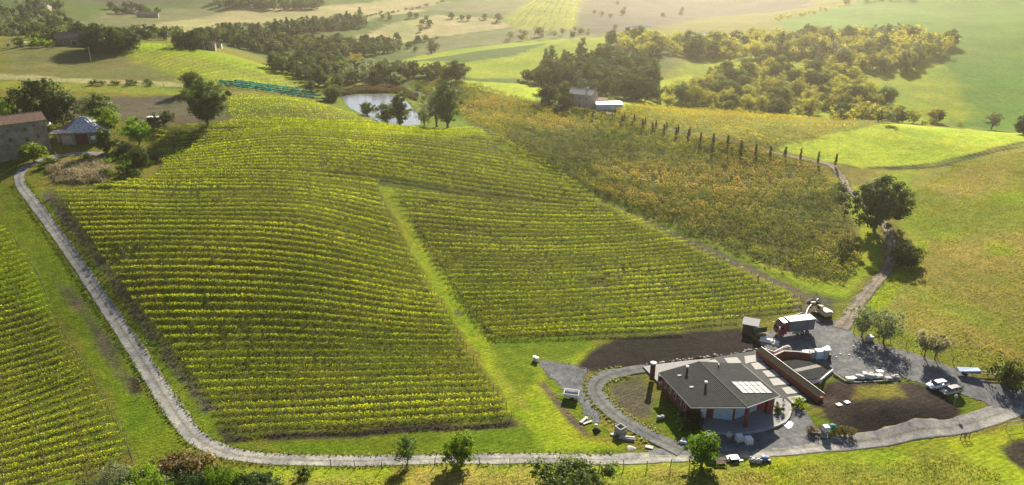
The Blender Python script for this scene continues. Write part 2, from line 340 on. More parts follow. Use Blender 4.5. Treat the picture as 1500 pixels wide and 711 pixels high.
PAINT = [  # colour, softness m, outline in photo pixels
 (FARG, 8, [(-400,62),(300,62),(560,120),(560,180),(900,160),(1010,60),(800,-20),(-400,-40)]),
 (FARB, 20, [(-400,-60),(-400,-5),(160,6),(470,-10),(560,-30)]),
 (PALE, 8, [(150,16),(350,4),(420,0),(470,6),(470,24),(330,38),(240,36),(120,40)]),
 (HAY, 5, [(195,40),(330,16),(380,3),(440,12),(560,0),(620,-8),(660,5),(560,25),(400,40),(330,35),(240,54),(200,58)]),
 (HAY, 5, [(330,62),(370,52),(440,35),(530,17),(560,17),(540,30),(430,52),(370,66)]),
 (HAY, 4, [(500,62),(560,38),(640,22),(735,28),(750,40),(640,54),(560,66),(520,68)]),
 (PALE, 6, [(575,12),(700,0),(850,-10),(850,20),(760,26),(650,16)]),
 (PALE, 6, [(600,75),(640,56),(750,42),(870,40),(870,56),(700,66),(620,80)]),
 (DRYG, 4, [(735,30),(790,-12),(850,-12),(850,10),(845,44),(760,44)]),
 (FARB, 14, [(850,50),(856,0),(900,-30),(1200,-30),(1180,12),(1050,24),(940,48)]),
 (GRASS2, 3, [(555,96),(620,80),(760,60),(905,54),(890,75),(820,110),(700,116),(590,102)]),
 (FARG, 3, [(590,90),(700,75),(810,62),(760,80),(680,92)]),
 (WHEAT, 1.5, [(626,116),(700,120),(790,124),(800,150),(740,142),(690,130)]),
 (HILL, 6, [(1130,32),(1240,8),(1420,-70),(1900,-90),(1900,215),(1510,190),(1420,188),(1290,170),(1240,120),(1200,60)]),
 (GRASS2, 8, [(1240,60),(1360,60),(1400,120),(1420,170),(1330,180),(1270,150)]),
 (GRASS2, 6, [(960,120),(1100,60),(1260,60),(1300,175),(1130,170),(900,150)]),
 (WHEAT, 2, [(900,160),(960,120),(1010,110),(1040,130),(1000,156)]),
 (TAN, 3, [(-300,62),(60,62),(155,66),(240,100),(278,124),(-300,124)]),
 (DRYG, 3, [(160,70),(215,66),(330,96),(470,122),(470,130),(330,124),(278,124)]),
 (GRASS2, 1.5, [(200,62),(330,78),(460,115),(478,126),(440,120),(300,88),(200,72)]),
 (OLIVE, 2, [(-300,62),(9,62),(9,124),(-300,124)]),
 (HAY, 1.5, [(-300,123),(270,123),(280,129),(-300,130)]),
 (DRYG, 2, [(-300,131),(270,131),(272,140),(-300,142)]),
 (BROWN, 2, [(60,144),(272,139),(330,145),(350,176),(230,182),(60,170)]),
 (VF, 1.5, [(330,139),(460,148),(552,182),(360,182),(330,168)]),
 (GRASS, 2, [(430,130),(520,128),(640,128),(690,185),(640,192),(560,184),(500,160)]),
 (VFB, 1.5, [(590,118),(645,118),(745,142),(860,166),(1100,215),(1195,243),(1255,345),(1262,380),(1240,412),(1170,402),(1050,356),(900,292),(760,226),(690,180)]),
 (GRASS, 1.5, [(600,122),(640,140),(690,175),(670,185),(640,150)]),
 (DRYG, 1.5, [(880,162),(1000,155),(1100,158),(1285,183),(1130,214),(1060,200),(900,176)]),
 (WHEAT, 1.2, [(1132,216),(1285,183),(1420,189),(1600,200),(1600,202),(1370,240),(1262,246),(1200,234)]),
 (HEDGE, .5, [(1266,246),(1300,244),(1370,238),(1430,224),(1520,204),(1520,208),(1430,228),(1370,242),(1300,248)]),
 (DRYG, 3, [(1280,252),(1440,226),(1700,196),(1800,600),(1500,568),(1430,548),(1320,512),(1258,488),(1245,470),(1300,400),(1340,345),(1310,300),(1272,270)]),
 (HEDGE, .5, [(1300,247),(1370,243),(1500,213),(1500,215),(1370,246),(1300,250)]), (HEDGE, .4, [(1385,241),(1500,252),(1560,256),(1560,258),(1500,254.5),(1385,243)]),
 (DRY, 5, [(1325,270),(1480,230),(1500,250),(1480,290),(1390,295)]),
 (DRY, 5, [(1360,360),(1500,330),(1600,360),(1600,500),(1480,470),(1400,440),(1330,400)]),
 (DRY, 4, [(1290,460),(1330,430),(1400,470),(1500,520),(1500,545),(1400,505),(1300,480)]),
 (GRASS2, 3, [(1370,262),(1400,259),(1400,272),(1375,274)]), (GRASS2, 3, [(1440,282),(1500,278),(1500,300),(1455,300)]),
 (GRASS2, 3, [(1445,358),(1480,352),(1485,372),(1450,374)]), (GRASS2, 3, [(1300,250),(1335,250),(1345,290),(1335,340),(1310,310)]),
 (GRASS2, 2, [(1395,345),(1310,300),(1300,270),(1330,300),(1360,340),(1400,350)]),
 (GRASS2, 1.0, [(1262,462),(1310,400),(1350,348),(1358,362),(1322,415),(1288,458)]),
 (VF, 1.5, [(-300,330),(0,318),(90,470),(140,545),(205,672),(140,760),(-300,800)]),
 (GRASS, 1.5, [(-300,330),(0,318),(0,270),(25,275),(100,380),(180,500),(250,620),(300,672),(200,700),(205,672),(140,545),(90,470)]),
 (BROWN, 1.6, [(75,400),(100,420),(160,490),(180,535),(215,585),(200,590),(165,545),(120,470)]),
 (SOIL, .8, [(190,555),(207,553),(212,575),(190,580)]),
 (GRASS, 1, [(20,270),(45,260),(110,350),(180,450),(250,560),(290,610),(330,650),(400,664),(340,664),(270,600),(200,500),(120,390)]),
 (GRASS, 1.5, [(60,250),(60,275),(78,282),(170,405),(250,505),(340,640),(400,664),(330,650),(260,580),(180,450),(100,335),(48,290)]),
 (BROWN, 1.2, [(60,282),(78,282),(170,405),(250,505),(320,600),(300,605),(240,530),(150,400)]),
 (SOIL, .8, [(320,628),(350,625),(365,645),(330,650)]),
 (VF, 1.2, [(78,280),(235,262),(228,186),(420,178),(690,188),(900,302),(560,280),(755,614),(480,640),(345,634),(250,510),(165,402)]),
 (VF, 1.2, [(575,276),(895,300),(1190,446),(1085,482),(860,496),(712,493),(650,400)]),
 (VFB, 6, [(580,300),(640,300),(900,350),(1100,440),(1000,450),(720,400),(640,370)]),
 (VFB, 5, [(350,560),(740,560),(755,605),(350,625)]),
 (GRASS2, 1, [(400,180),(560,183),(690,190),(700,199),(560,196),(400,188)]),
 (SOIL, .8, [(390,637),(755,616),(760,628),(600,636),(480,645),(392,646)]),
 (GRASS, .8, [(385,650),(480,645),(600,636),(770,625),(800,640),(910,655),(900,664),(600,664),(420,664)]),
 (GRASS2, 1, [(552,272),(578,278),(650,400),(712,492),(860,497),(870,505),(850,535),(790,560),(850,640),(905,655),(800,662),(755,612),(700,520),(620,400)]),
 (GRASS, 1.5, [(710,492),(860,497),(870,505),(800,540),(760,600),(720,520)]),
 (DRYG, 1.0, [(568,290),(574,290),(620,372),(612,372)]), (BROWN, .7, [(664,455),(672,455),(680,463),(668,463)]),
 (DRYG, 1, [(722,545),(732,545),(782,600),(768,600)]),
 (DRYG, 1.5, [(690,186),(720,205),(800,250),(930,305),(1060,370),(1200,430),(1190,444),(1040,375),(890,305),(750,235),(680,192)]),
 (GRASS2, 1, [(700,188),(760,228),(900,294),(1050,358),(1170,404),(1240,414),(1262,380),(1256,330),(1225,262),(1260,275),(1285,330),(1290,380),(1240,438),(1190,428),(1060,366),(930,304),(800,248)]),
 (BROWN, 1.0, [(905,300),(930,300),(1100,385),(1180,425),(1185,440),(1100,402)]),
 (GRASS, 1.0, [(800,246),(930,300),(1060,362),(1190,424),(1230,434),(1230,441),(1190,433),(1050,366),(900,297),(790,248)]),
 (BROWN, .8, [(1155,432),(1190,428),(1225,438),(1225,460),(1195,470),(1160,455)]),
 (GRASS2, 1.2, [(1225,475),(1260,430),(1300,392),(1312,392),(1280,440),(1262,462),(1245,480),(1250,492),(1235,485)]),
 (DARK, .9, [(838,545),(862,516),(905,497),(980,487),(1085,482),(1122,494),(1135,510),(1112,517),(1050,526),(945,540),(900,546)]),
 (OLIVE, .6, [(1085,484),(1120,494),(1138,512),(1120,508)]),
 (BROWN, .9, [(787,528),(830,533),(860,540),(850,570),(830,570),(800,552)]),
 (PALE, .8, [(824,540),(848,540),(850,560),(822,560)]),
 (OLIVE, 1, [(880,560),(905,548),(950,545),(990,575),(1030,640),(990,650),(930,620),(890,590)]), (BROWN, 2, [(900,565),(935,558),(960,600),(940,610),(905,590)]),
 (GRASS, 1.2, [(965,590),(1000,600),(1030,640),(1000,645),(960,620)]),
 (BROWN, .6, [(786,560),(800,565),(862,630),(862,640),(835,620)]), (GRASS, .6, [(795,548),(815,553),(890,630),(900,640),(868,640),(810,575)]),
 (GRASS, .6, [(1200,556),(1320,552),(1400,572),(1455,600),(1400,622),(1230,646),(1160,635),(1160,600)]),
 (SOIL, .6, [(1180,600),(1200,575),(1215,558),(1300,560),(1345,562),(1380,575),(1408,603),(1400,618),(1340,634),(1270,638),(1225,625)]),
 (DARK, .8, [(1215,622),(1260,606),(1330,596),(1400,600),(1400,618),(1340,634),(1270,638),(1225,628)]),  # front of the mound darker: its sun-averted shade put into the colour
 (OLIVE, 1.2, [(1255,565),(1310,563),(1320,580),(1250,585)]), (OLIVE, .6, [(1183,596),(1205,598),(1212,612),(1190,612)]),
 (GRASS2, 1.0, [(340,688),(600,682),(900,680),(1060,676),(1200,662),(1400,640),(1520,622),(1700,620),(1700,900),(300,900),(300,700)]),
 (DRY, 4, [(360,711),(500,700),(700,698),(900,690),(1000,690),(1150,700),(1100,760),(300,780)]),
 (DRYG, 3, [(1150,690),(1300,672),(1400,665),(1470,690),(1450,760),(1150,760)]),
 (SOIL, .8, [(1462,655),(1478,646),(1600,640),(1600,700),(1500,692),(1475,675)]),
 (OLIVE, 1.0, [(560,705),(585,680),(605,682),(590,711)]),
]
x, y = GX.ravel(), GY.ravel()
cols = np.tile(np.array(OLIVE), (len(x), 1)); wob = (vnoise(x, y, 7, 11) - .5) * 2 + (vnoise(x, y, 2.4, 12) - .5) * 1.2
bx_all = None
for c, s, pp in PAINT:
    P = px_poly(pp); m = s * 4
    sel = np.where((x > P[:, 0].min() - m) & (x < P[:, 0].max() + m) & (y > P[:, 1].min() - m) & (y < P[:, 1].max() + m))[0]
    if len(sel) == 0: continue
    d = poly_sd(x[sel], y[sel], P) / s + wob[sel] * (.8 if s > .7 else .4)
    a = np.clip(d * .7 + .5, 0, 1)[:, None]; cols[sel] = cols[sel] * (1 - a) + np.array(c) * a
# patchy variation of grass growth
rr = np.hypot(x, y); v1 = vnoise(x, y, 18, 21) * .6 + vnoise(x, y, 5, 22) * .4; v2 = vnoise(x, y, 30, 23)
cols *= (.78 + .44 * v1)[:, None]; cols[:, 0] *= .88 + .24 * v2; cols[:, 2] *= .8 + .4 * v2
nr, na = GX.shape; I = np.arange(nr * na).reshape(nr, na)
quads = np.stack([I[:-1, :-1], I[1:, :-1], I[1:, 1:], I[:-1, 1:]], -1).reshape(-1, 4)[:, ::-1]

gm, nt, out = new_mat('grassland'); L = nt.links
at_ = N(nt, 'ShaderNodeAttribute'); at_.attribute_name = 'gcol'
geo = N(nt, 'ShaderNodeNewGeometry').outputs['Position']
n_f = noise(nt, 2.2, 6, .75, geo); n_m = noise(nt, .35, 5, .65, geo); n_l = noise(nt, .05, 4, .6, geo)
f1 = ramp(nt, n_f, [(.28, (.6, .62, .6)), (.5, (1, 1, 1)), (.72, (1.35, 1.35, 1.3))])
f2 = ramp(nt, n_m, [(.3, (.72, .8, .8)), (.5, (1, 1, 1)), (.72, (1.35, 1.2, 1.1))])
f3 = ramp(nt, n_l, [(.35, (.85, .95, .85)), (.65, (1.18, 1.05, 1.1))])
c = mixc(nt, 1, mixc(nt, 1, mixc(nt, 1, at_.outputs['Color'], f1, 'MULTIPLY'), f2, 'MULTIPLY'), f3, 'MULTIPLY')
n_t = noise(nt, 1.05, 4, .7, geo); c = mixc(nt, 1, c, ramp(nt, n_t, [(.32, (.68, .74, .72)), (.5, (1, 1, 1)), (.68, (1.28, 1.22, 1.15))]), 'MULTIPLY')
# mown swaths / drill lines run across the far fields
wv = N(nt, 'ShaderNodeTexWave'); wv.inputs['Scale'].default_value = .32; wv.inputs['Distortion'].default_value = 6.0; wv.inputs['Detail'].default_value = 2.0; wv.bands_direction = 'X'
mp = N(nt, 'ShaderNodeMapping'); mp.inputs['Rotation'].default_value = (0, 0, 1.1); L.new(geo, mp.inputs[0]); L.new(mp.outputs[0], wv.inputs['Vector'])
c = mixc(nt, 1, c, ramp(nt, wv.outputs['Fac'], [(.2, (.88, .90, .89)), (.8, (1.09, 1.07, 1.06))]), 'MULTIPLY')
b = N(nt, 'ShaderNodeBsdfPrincipled'); b.inputs['Roughness'].default_value = .95; b.inputs['Specular IOR Level'].default_value = .03
L.new(c, b.inputs['Base Color'])
bp = N(nt, 'ShaderNodeBump'); bp.inputs['Distance'].default_value = .35; bp.inputs['Strength'].default_value = .9
L.new(math_n(nt, 'ADD', n_f, math_n(nt, 'MULTIPLY', n_m, 1.2)), bp.inputs['Height']); L.new(bp.outputs[0], b.inputs['Normal'])
L.new(b.outputs[0], out.inputs[0])
MG = gm
g = link('ground', np_mesh('ground', np.stack([x, y, GZ.ravel()], -1), quads, MG, {'gcol': ('FLOAT_COLOR', np.c_[cols, np.ones(len(cols))])}, True))
tag(g, 'rolling green farmland ground with meadows and fields', None, None, 'structure')

# ---------------------------------------------------------------- gravel sheets
def gravel_mat(name, c1, c2, c3):
    m, nt, out = new_mat(name); L = nt.links; geo = N(nt, 'ShaderNodeNewGeometry').outputs['Position']
    a = noise(nt, .5, 6, .7, geo); bq = noise(nt, 6, 4, .8, geo)
    ly = noise(nt, .12, 4, .6, geo)
    cc = mixc(nt, 1, ramp(nt, a, [(.3, c1), (.5, c2), (.7, c3)]), ramp(nt, bq, [(.3, (.75, .75, .75)), (.7, (1.25, 1.25, 1.25))]), 'MULTIPLY')
    cc = mixc(nt, 1, cc, ramp(nt, ly, [(.35, (.75, .76, .8)), (.6, (1.1, 1.08, 1.05))]), 'MULTIPLY')
    cl = noise(nt, 1.6, 6, .8, geo); cc = mixc(nt, 1, cc, ramp(nt, cl, [(.34, (.6, .6, .62)), (.5, (1, 1, 1)), (.68, (1.3, 1.28, 1.24))]), 'MULTIPLY')
    w = N(nt, 'ShaderNodeAttribute'); w.attribute_name = 'wear'
    cc = mixc(nt, w.outputs['Fac'], cc, mixc(nt, 1, cc, (.55, .56, .36), 'MULTIPLY'))
    b = N(nt, 'ShaderNodeBsdfPrincipled'); b.inputs['Roughness'].default_value = .95; b.inputs['Specular IOR Level'].default_value = .04
    L.new(cc, b.inputs['Base Color']); bp = N(nt, 'ShaderNodeBump'); bp.inputs['Distance'].default_value = .06
    L.new(bq, bp.inputs['Height']); L.new(bp.outputs[0], b.inputs['Normal']); L.new(b.outputs[0], out.inputs[0]); return m
M_ROAD = gravel_mat('pale_gravel', (.17, .165, .158), (.26, .253, .243), (.34, .33, .31))
M_LOT = gravel_mat('grey_gravel', (.085, .09, .095), (.135, .14, .143), (.20, .20, .198))
M_TRACK = gravel_mat('dirt_track', (.16, .13, .105), (.22, .185, .155), (.30, .26, .22))
def ribbon(name, pts, width, mat, dz, label, nseg=10, step=1.0, ragged=.28):
    L_ = px_line(pts, step); T = np.gradient(L_, axis=0); T /= np.hypot(T[:, 0], T[:, 1])[:, None] + 1e-9
    Nn = np.stack([-T[:, 1], T[:, 0]], -1); V = []; Wr = []
    wd = np.interp(np.linspace(0, 1, len(L_)), np.linspace(0, 1, len(width)), width) if hasattr(width, '__len__') else np.full(len(L_), width)
    for k in range(nseg + 1):
        s = (k / nseg - .5)
        j = (vnoise(L_[:, 0] + 100 * (k > nseg / 2), L_[:, 1], 2.0, 31) - .5) * ragged * 2 * (k in (0, nseg))
        p = L_ + Nn * (s * wd + j * np.sign(s))[:, None]
        q_ = hz(p[:, 0], p[:, 1])
        if k == 0: p2 = p - Nn * .25; V.append(np.c_[p2, hz(p2[:, 0], p2[:, 1]) - .2]); Wr.append(np.ones(len(L_)))
        V.append(np.c_[p, q_ + dz])
        ruts = .55 * math.exp(-((abs(s) - .24) / .07) ** 2); Wr.append(np.full(len(L_), max(0, 1 - 2.2 * (.5 - abs(s)) / .2) if abs(s) > .38 else max(0, .75 - abs(s) * 6) + (.18 if abs(s) > .33 else 0)))
    p2 = p + Nn * .25; V.append(np.c_[p2, hz(p2[:, 0], p2[:, 1]) - .2]); Wr.append(np.ones(len(L_))); nseg += 2
    V = np.stack(V, 1); n = len(L_); J = np.arange(n * (nseg + 1)).reshape(n, nseg + 1)
    Q = np.stack([J[:-1, :-1], J[:-1, 1:], J[1:, 1:], J[1:, :-1]], -1).reshape(-1, 4)
    o = link(name, np_mesh(name, V.reshape(-1, 3), Q[:, ::-1], mat, {'wear': ('FLOAT', np.clip(np.stack(Wr, 1), 0, 1).ravel())}, True))
    tag(o, label, None, None, 'structure'); return o
def sheet(name, pts, mat, dz, label, res=.5, world=False, ragged=.28):
    P = np.asarray(pts, float) if world else px_poly(pts)[:, :2]
    P = P[:, :2]
    xs = np.arange(P[:, 0].min() - 1, P[:, 0].max() + 1, res); ys = np.arange(P[:, 1].min() - 1, P[:, 1].max() + 1, res)
    X, Y = np.meshgrid(xs, ys); d = poly_sd(X, Y, P) + (vnoise(X, Y, 1.6, 41) - .5) * ragged
    cell = (d[:-1, :-1] > 0) & (d[1:, :-1] > 0) & (d[1:, 1:] > 0) & (d[:-1, 1:] > 0)
    J = np.arange(X.size).reshape(X.shape); Q = np.stack([J[:-1, :-1], J[:-1, 1:], J[1:, 1:], J[1:, :-1]], -1)[cell]
    used = np.unique(Q); mp = np.zeros(X.size, int); mp[used] = np.arange(len(used))
    V = np.stack([X.ravel()[used], Y.ravel()[used], hz(X.ravel()[used], Y.ravel()[used]) + dz], -1)
    o = link(name, np_mesh(name, V, mp[Q], mat, {'wear': ('FLOAT', np.zeros(len(V)))}, True)); tag(o, label, None, None, 'structure'); return o
ribbon('lane', [(1560,575),(1500,592),(1450,611),(1400,625),(1300,641),(1220,651),(1150,659),(1050,667),(950,671),(850,673),(700,673),(600,674),(500,676),(420,674),(360,669),(315,658),(283,638),(258,606),(232,566),(200,515),(160,455),(120,395),(85,345),(50,298),(29,268),(32,250),(52,238),(85,229),(120,225),(150,226)],
       [5, 4.6, 4, 3.4, 3.4, 3.3, 3.3, 4.1, 3.6, 3.2, 3.0, 3.0, 3.0, 3.2], M_ROAD, .05, 'pale gravel lane winding past the winery and up beside the vineyard')
sheet('gravel_lot', [(1118,486),(1150,478),(1185,474),(1205,468),(1225,468),(1237,478),(1258,493),(1300,507),(1340,517),(1400,540),(1440,556),(1500,570),(1560,572),(1560,600),(1500,600),(1455,600),(1440,590),(1390,574),(1345,562),(1318,554),(1250,559),(1222,548),(1205,535),(1180,525),(1120,512),(1108,500)], M_LOT, .07, 'grey gravel parking yard beside the winery')
sheet('gravel_forecourt', [(945,660),(985,652),(1010,640),(1040,632),(1090,636),(1140,628),(1165,590),(1182,602),(1192,622),(1225,642),(1180,655),(1050,668),(950,670)], M_LOT, .06, 'grey gravel forecourt in front of the winery terrace')
sheet('rubble_patch', [(787,527),(812,529),(835,534),(862,541),(856,556),(862,575),(874,598),(884,614),(872,622),(852,604),(838,582),(815,566),(800,553)], M_LOT, .05, 'grey rutted rubble ground beside the loop track', ragged=1.6)
ribbon('loop_track', [(1000,661),(955,640),(918,620),(892,600),(874,578),(874,562),(890,551),(915,545),(945,540)], [4.6, 3.4, 3.5, 3.9, 4.4, 3.8, 3], M_LOT, .13, 'grey gravel track curving round the lawn west of the winery')
ribbon('dirt_track', [(1232,482),(1243,466),(1258,444),(1280,418),(1302,390),(1307,362),(1301,338),(1288,320),(1268,300),(1243,278),(1236,264),(1222,246),(1200,238),(1160,230),(1130,224),(1085,212),(1040,201),(1000,194),(950,184),(905,172),(880,163),(850,160),(815,158)],
       [3.8, 3.2, 2.8, 2.7, 2.6, 2.6, 2.8, 3.2], M_TRACK, .14, 'brown dirt track climbing past the oak to the cypress avenue')
ribbon('grass_path', [(1238,300),(1240,262)], 1.0, M_TRACK, .05, 'thin bare path beside the dirt track', 3)
# water
m, nt, out = new_mat('pond_water'); b = N(nt, 'ShaderNodeBsdfPrincipled'); b.inputs['Base Color'].default_value = (.12, .14, .15, 1)
b.inputs['Roughness'].default_value = .12; b.inputs['IOR'].default_value = 1.33; b.inputs['Specular IOR Level'].default_value = .5
bp = N(nt, 'ShaderNodeBump'); bp.inputs['Distance'].default_value = .02; nt.links.new(noise(nt, 1.2, 3, .5, N(nt, 'ShaderNodeNewGeometry').outputs['Position']), bp.inputs['Height']); nt.links.new(bp.outputs[0], b.inputs['Normal'])
nt.links.new(b.outputs[0], out.inputs[0]); M_WATER = m
# ---------------------------------------------------------------- pond
o = link('pond', np_mesh('pond', np.c_[POND * 1.0, np.full(len(POND), WATER_Z)], np.array([[0, 11, 10, 9, 8, 7, 6, 5, 4, 3, 2, 1]])[:, ::-1], M_WATER)); tag(o, 'small farm pond of pale still water behind the vineyard crest', None, None, 'structure')
for p in o.data.polygons: pass
# ---------------------------------------------------------------- leaf clouds
def leaf_cloud(C_, size, rg, flat=.35, aspect=.7, tone=None, up=None):
    """quads of random tilt at centres C_; returns verts, faces, tone"""
    n = len(C_); size = np.broadcast_to(size, (n,))
    nr_ = rg.normal(size=(n, 3))
    if up is not None: nr_ = nr_ * (1 - flat) + up * flat * 2
    nr_ /= np.linalg.norm(nr_, axis=1)[:, None] + 1e-9
    t = rg.normal(size=(n, 3)); a = np.cross(nr_, t); a /= np.linalg.norm(a, axis=1)[:, None] + 1e-9; b = np.cross(nr_, a)
    a = a * (size * .5)[:, None]; b = b * (size * .5 * aspect)[:, None]
    V = np.stack([C_ - a * 1.0, C_ - b * .9 + a * .1, C_ + a, C_ + b], 1).reshape(-1, 3)
    Fq = np.arange(4 * n).reshape(n, 4)
    return V, Fq, np.repeat(tone if tone is not None else rg.random(n), 4)
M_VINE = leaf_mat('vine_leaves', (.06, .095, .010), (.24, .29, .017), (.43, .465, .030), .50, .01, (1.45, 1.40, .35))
M_VINE2 = leaf_mat('old_vine_leaves', (.045, .075, .012), (.19, .205, .032), (.36, .265, .10), .42, .01, (1.5, 1.35, .6))
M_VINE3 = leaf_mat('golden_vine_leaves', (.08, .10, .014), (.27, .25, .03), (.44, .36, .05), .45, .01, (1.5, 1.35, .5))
M_WOOD = surf_mat('vine_post_wood', (.16, .13, .10), (.07, .055, .045), .9, 2.0, .01)
M_NET = surf_mat('turquoise_net', (.012, .22, .15), (.006, .08, .06), .95, 1.2, .05, spec=.02, space='Generated')
POSTN = {}
def vine_row(p0, p1, k, kind, label, group, dens, hi=1.65, lo=.6, wid=.12, leaf=.30, post_every=5.5, bow=0.0):
    p0 = np.array(p0[:2]); p1 = np.array(p1[:2]); Ln = np.hypot(*(p1 - p0))
    if Ln < 3: return None
    d = (p1 - p0) / Ln; nrm = np.array([-d[1], d[0]]); rg = np.random.default_rng(k)
    n = int(Ln * dens); s = rg.random(n) * Ln
    xy = p0 + d * s[:, None]
    vig = vnoise(xy[:, 0], xy[:, 1], .9, 51) * .35 + vnoise(xy[:, 0], xy[:, 1], 14, 52) * .3 + vnoise(xy[:, 0], xy[:, 1], 4, 54) * .35
    keep = rg.random(n) < np.clip((vig - .2) * 6, .05, 1); s = s[keep]; xy = xy[keep]; vig = vig[keep]; n = len(s)
    h = lo + (hi - lo) * rg.beta(1.8, 1.25, n) * (.72 + .5 * vig); shoot = rg.random(n) < .04; h = np.where(shoot, h + .35 * rg.random(n), h)
    off = rg.normal(0, wid, n) * (.7 + .6 * vig)
    bo = bow * np.sin(np.pi * s / Ln)
    xy = xy + nrm * (off + bo + .15 * np.sin(s * .11 + k))[:, None]
    C_ = np.c_[xy, hz(xy[:, 0], xy[:, 1]) + h]
    tone = np.clip((h - lo) / (hi - lo) * .85 + rg.normal(0, .08, n) - .02 + (vnoise(xy[:, 0], xy[:, 1], 22, 53) - .5) * .5, 0, 1)  # leaves darken toward the row's foot: hedge shade put into the tone
    if kind in ('old', 'gold'):
        cl_ = vnoise(xy[:, 0], xy[:, 1], 1.25, 63); k2 = rg.random(n) < np.clip((cl_ - .2) * 3.6, .06, 1)
        C_ = C_[k2]; xy = xy[k2]; h = h[k2] * 1.0; tone = tone[k2]; n = len(h); C_[:, 2] += (cl_[k2] - .5) * 1.2 * (h / hi)
    if kind == 'old':
        red = vnoise(xy[:, 0], xy[:, 1], 3.0, 61) * .45 + vnoise(xy[:, 0], xy[:, 1], 28, 62) * .55
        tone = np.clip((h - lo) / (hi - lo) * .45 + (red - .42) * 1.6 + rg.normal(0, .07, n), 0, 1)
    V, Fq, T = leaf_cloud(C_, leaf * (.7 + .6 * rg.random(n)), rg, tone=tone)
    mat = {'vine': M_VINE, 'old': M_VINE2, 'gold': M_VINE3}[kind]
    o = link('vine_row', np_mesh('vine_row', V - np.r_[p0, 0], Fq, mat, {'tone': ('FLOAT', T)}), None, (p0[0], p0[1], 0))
    tag(o, label, 'vine row', group)
    if post_every:
        ns = max(2, int(Ln / post_every) + 1); ss = np.linspace(0.1, Ln - .1, ns); b = nrm[None] * (bow * np.sin(np.pi * ss / Ln) + .15 * np.sin(ss * .11 + k))[:, None]
        P = p0 + d * ss[:, None] + b; zz = hz(P[:, 0], P[:, 1]); ph = hi + .25 + rg.random(ns) * .25; r = .045
        dx = np.array([[-r, -r], [r, -r], [r, r], [-r, r]])
        Vb = np.c_[(P[:, None] + dx).reshape(-1, 2), np.repeat(zz - .2, 4)].reshape(ns, 4, 3)
        Vt = np.c_[(P[:, None] + dx + (rg.normal(0, .05, (ns, 1, 2)))).reshape(-1, 2), np.repeat(zz + ph, 4)].reshape(ns, 4, 3)
        V = np.concatenate([Vb, Vt], 1).reshape(-1, 3) - np.r_[p0, 0]; base = np.arange(ns)[:, None, None] * 8
        q = np.array([[0, 1, 5, 4], [1, 2, 6, 5], [2, 3, 7, 6], [3, 0, 4, 7], [4, 5, 6, 7]])
        po = link('posts', np_mesh('posts', V, (base + q).reshape(-1, 4), M_WOOD), o); po['kind'] = 'stuff'
    return o
def interp_keys(keys, spacing):
    """keys: list of (left px, right px); rows at even spacing measured in the world"""
    A = px_poly([k[0] for k in keys])[:, :2]; B = px_poly([k[1] for k in keys])[:, :2]
    mids = [0]
    for i in range(len(A) - 1):
        row = (B[i] + B[i + 1] - A[i] - A[i + 1]); row = row / np.hypot(*row); nn = np.array([-row[1], row[0]])
        mids.append(mids[-1] + .5 * (abs((A[i + 1] - A[i]) @ nn) + abs((B[i + 1] - B[i]) @ nn)))
    t = np.arange(0, mids[-1] + 1e-6, spacing); mids = np.array(mids)
    f = lambda Q: np.stack([np.interp(t, mids, Q[:, 0]), np.interp(t, mids, Q[:, 1])], -1)
    return list(zip(f(A), f(B)))
rowid = 100
def ordinal(n):
    o1 = ['', 'first', 'second', 'third', 'fourth', 'fifth', 'sixth', 'seventh', 'eighth', 'ninth', 'tenth', 'eleventh', 'twelfth', 'thirteenth', 'fourteenth', 'fifteenth', 'sixteenth', 'seventeenth', 'eighteenth', 'nineteenth']
    tn = ['', '', 'twent', 'thirt', 'fort', 'fift', 'sixt', 'sevent', 'eight', 'ninet']
    return o1[n] if n < 20 else (tn[n // 10] + 'ieth' if n % 10 == 0 else tn[n // 10] + 'y-' + o1[n % 10])
def block(keys, spacing, kind, label, group, dens, **kw):
    global rowid
    rows = interp_keys(keys, spacing)
    for i, (a, b) in enumerate(rows):
        rowid += 1; vine_row(a, b, rowid, kind, ordinal(i + 1) + ' ' + label, group, dens, **kw)
    return len(rows)
DEN = 32
na_ = []
na_.append(block([((345,634),(750,612)),((320,600),(730,584)),((250,512),(684,515)),((165,402),(645,442)),((120,335),(603,376)),((80,284),(566,310))], 2.45, 'vine',
  'green vine row up from the lane in the big left vineyard', 'rows of the large left vineyard', DEN))
na_.append(block([((234,257),(893,305)),((240,245),(860,283)),((228,215),(805,240)),((228,190),(760,217))], 2.9, 'vine',
  'green vine row above the aisle top in the upper vineyard', 'rows of the upper vineyard', 26, leaf=.36))
na_.append(block([((130,276),(564,305)),((228,263),(554,280)),((233,256.5),(557,269))], 2.45, 'vine', 'green vine row between the reed patch and the aisle top', 'rows between reed patch and aisle top', 30))
na_.append(block([((742,42),(792,-8)),((847,44),(853,-10))], 9.0, 'vine', 'distant vine row on the far hillside at the top centre', 'rows of the far hillside vineyard', 1.6, hi=1.4, wid=.5, leaf=1.1, post_every=0))
na_.append(block([((235,187),(752,212)),((330,182),(715,200)),((410,178),(690,190))], 2.45, 'vine',
  'bright vine row counted toward the crest near the pond', 'rows on the vineyard crest', 22, leaf=.4, post_every=0))
na_.append(block([((725,494),(1000,487)),((712,488),(1180,449)),((690,460),(1150,430)),((652,402),(1060,382)),((610,330),(960,333)),((578,283),(896,306))], 2.5, 'vine',
  'green vine row up from the dark dirt bed in the middle vineyard', 'rows of the middle vineyard', 27, leaf=.33, hi=1.6))
na_.append(block([((-60,760),(195,678)),((-60,712),(188,655)),((-60,620),(132,545)),((-60,585),(122,535)),((-60,522),(88,480)),((-60,430),(55,400)),((-60,345),(8,333))], 2.6, 'vine',
  'slanting vine row up from the bottom corner in the near left vineyard', 'rows of the near left vineyard', 26))
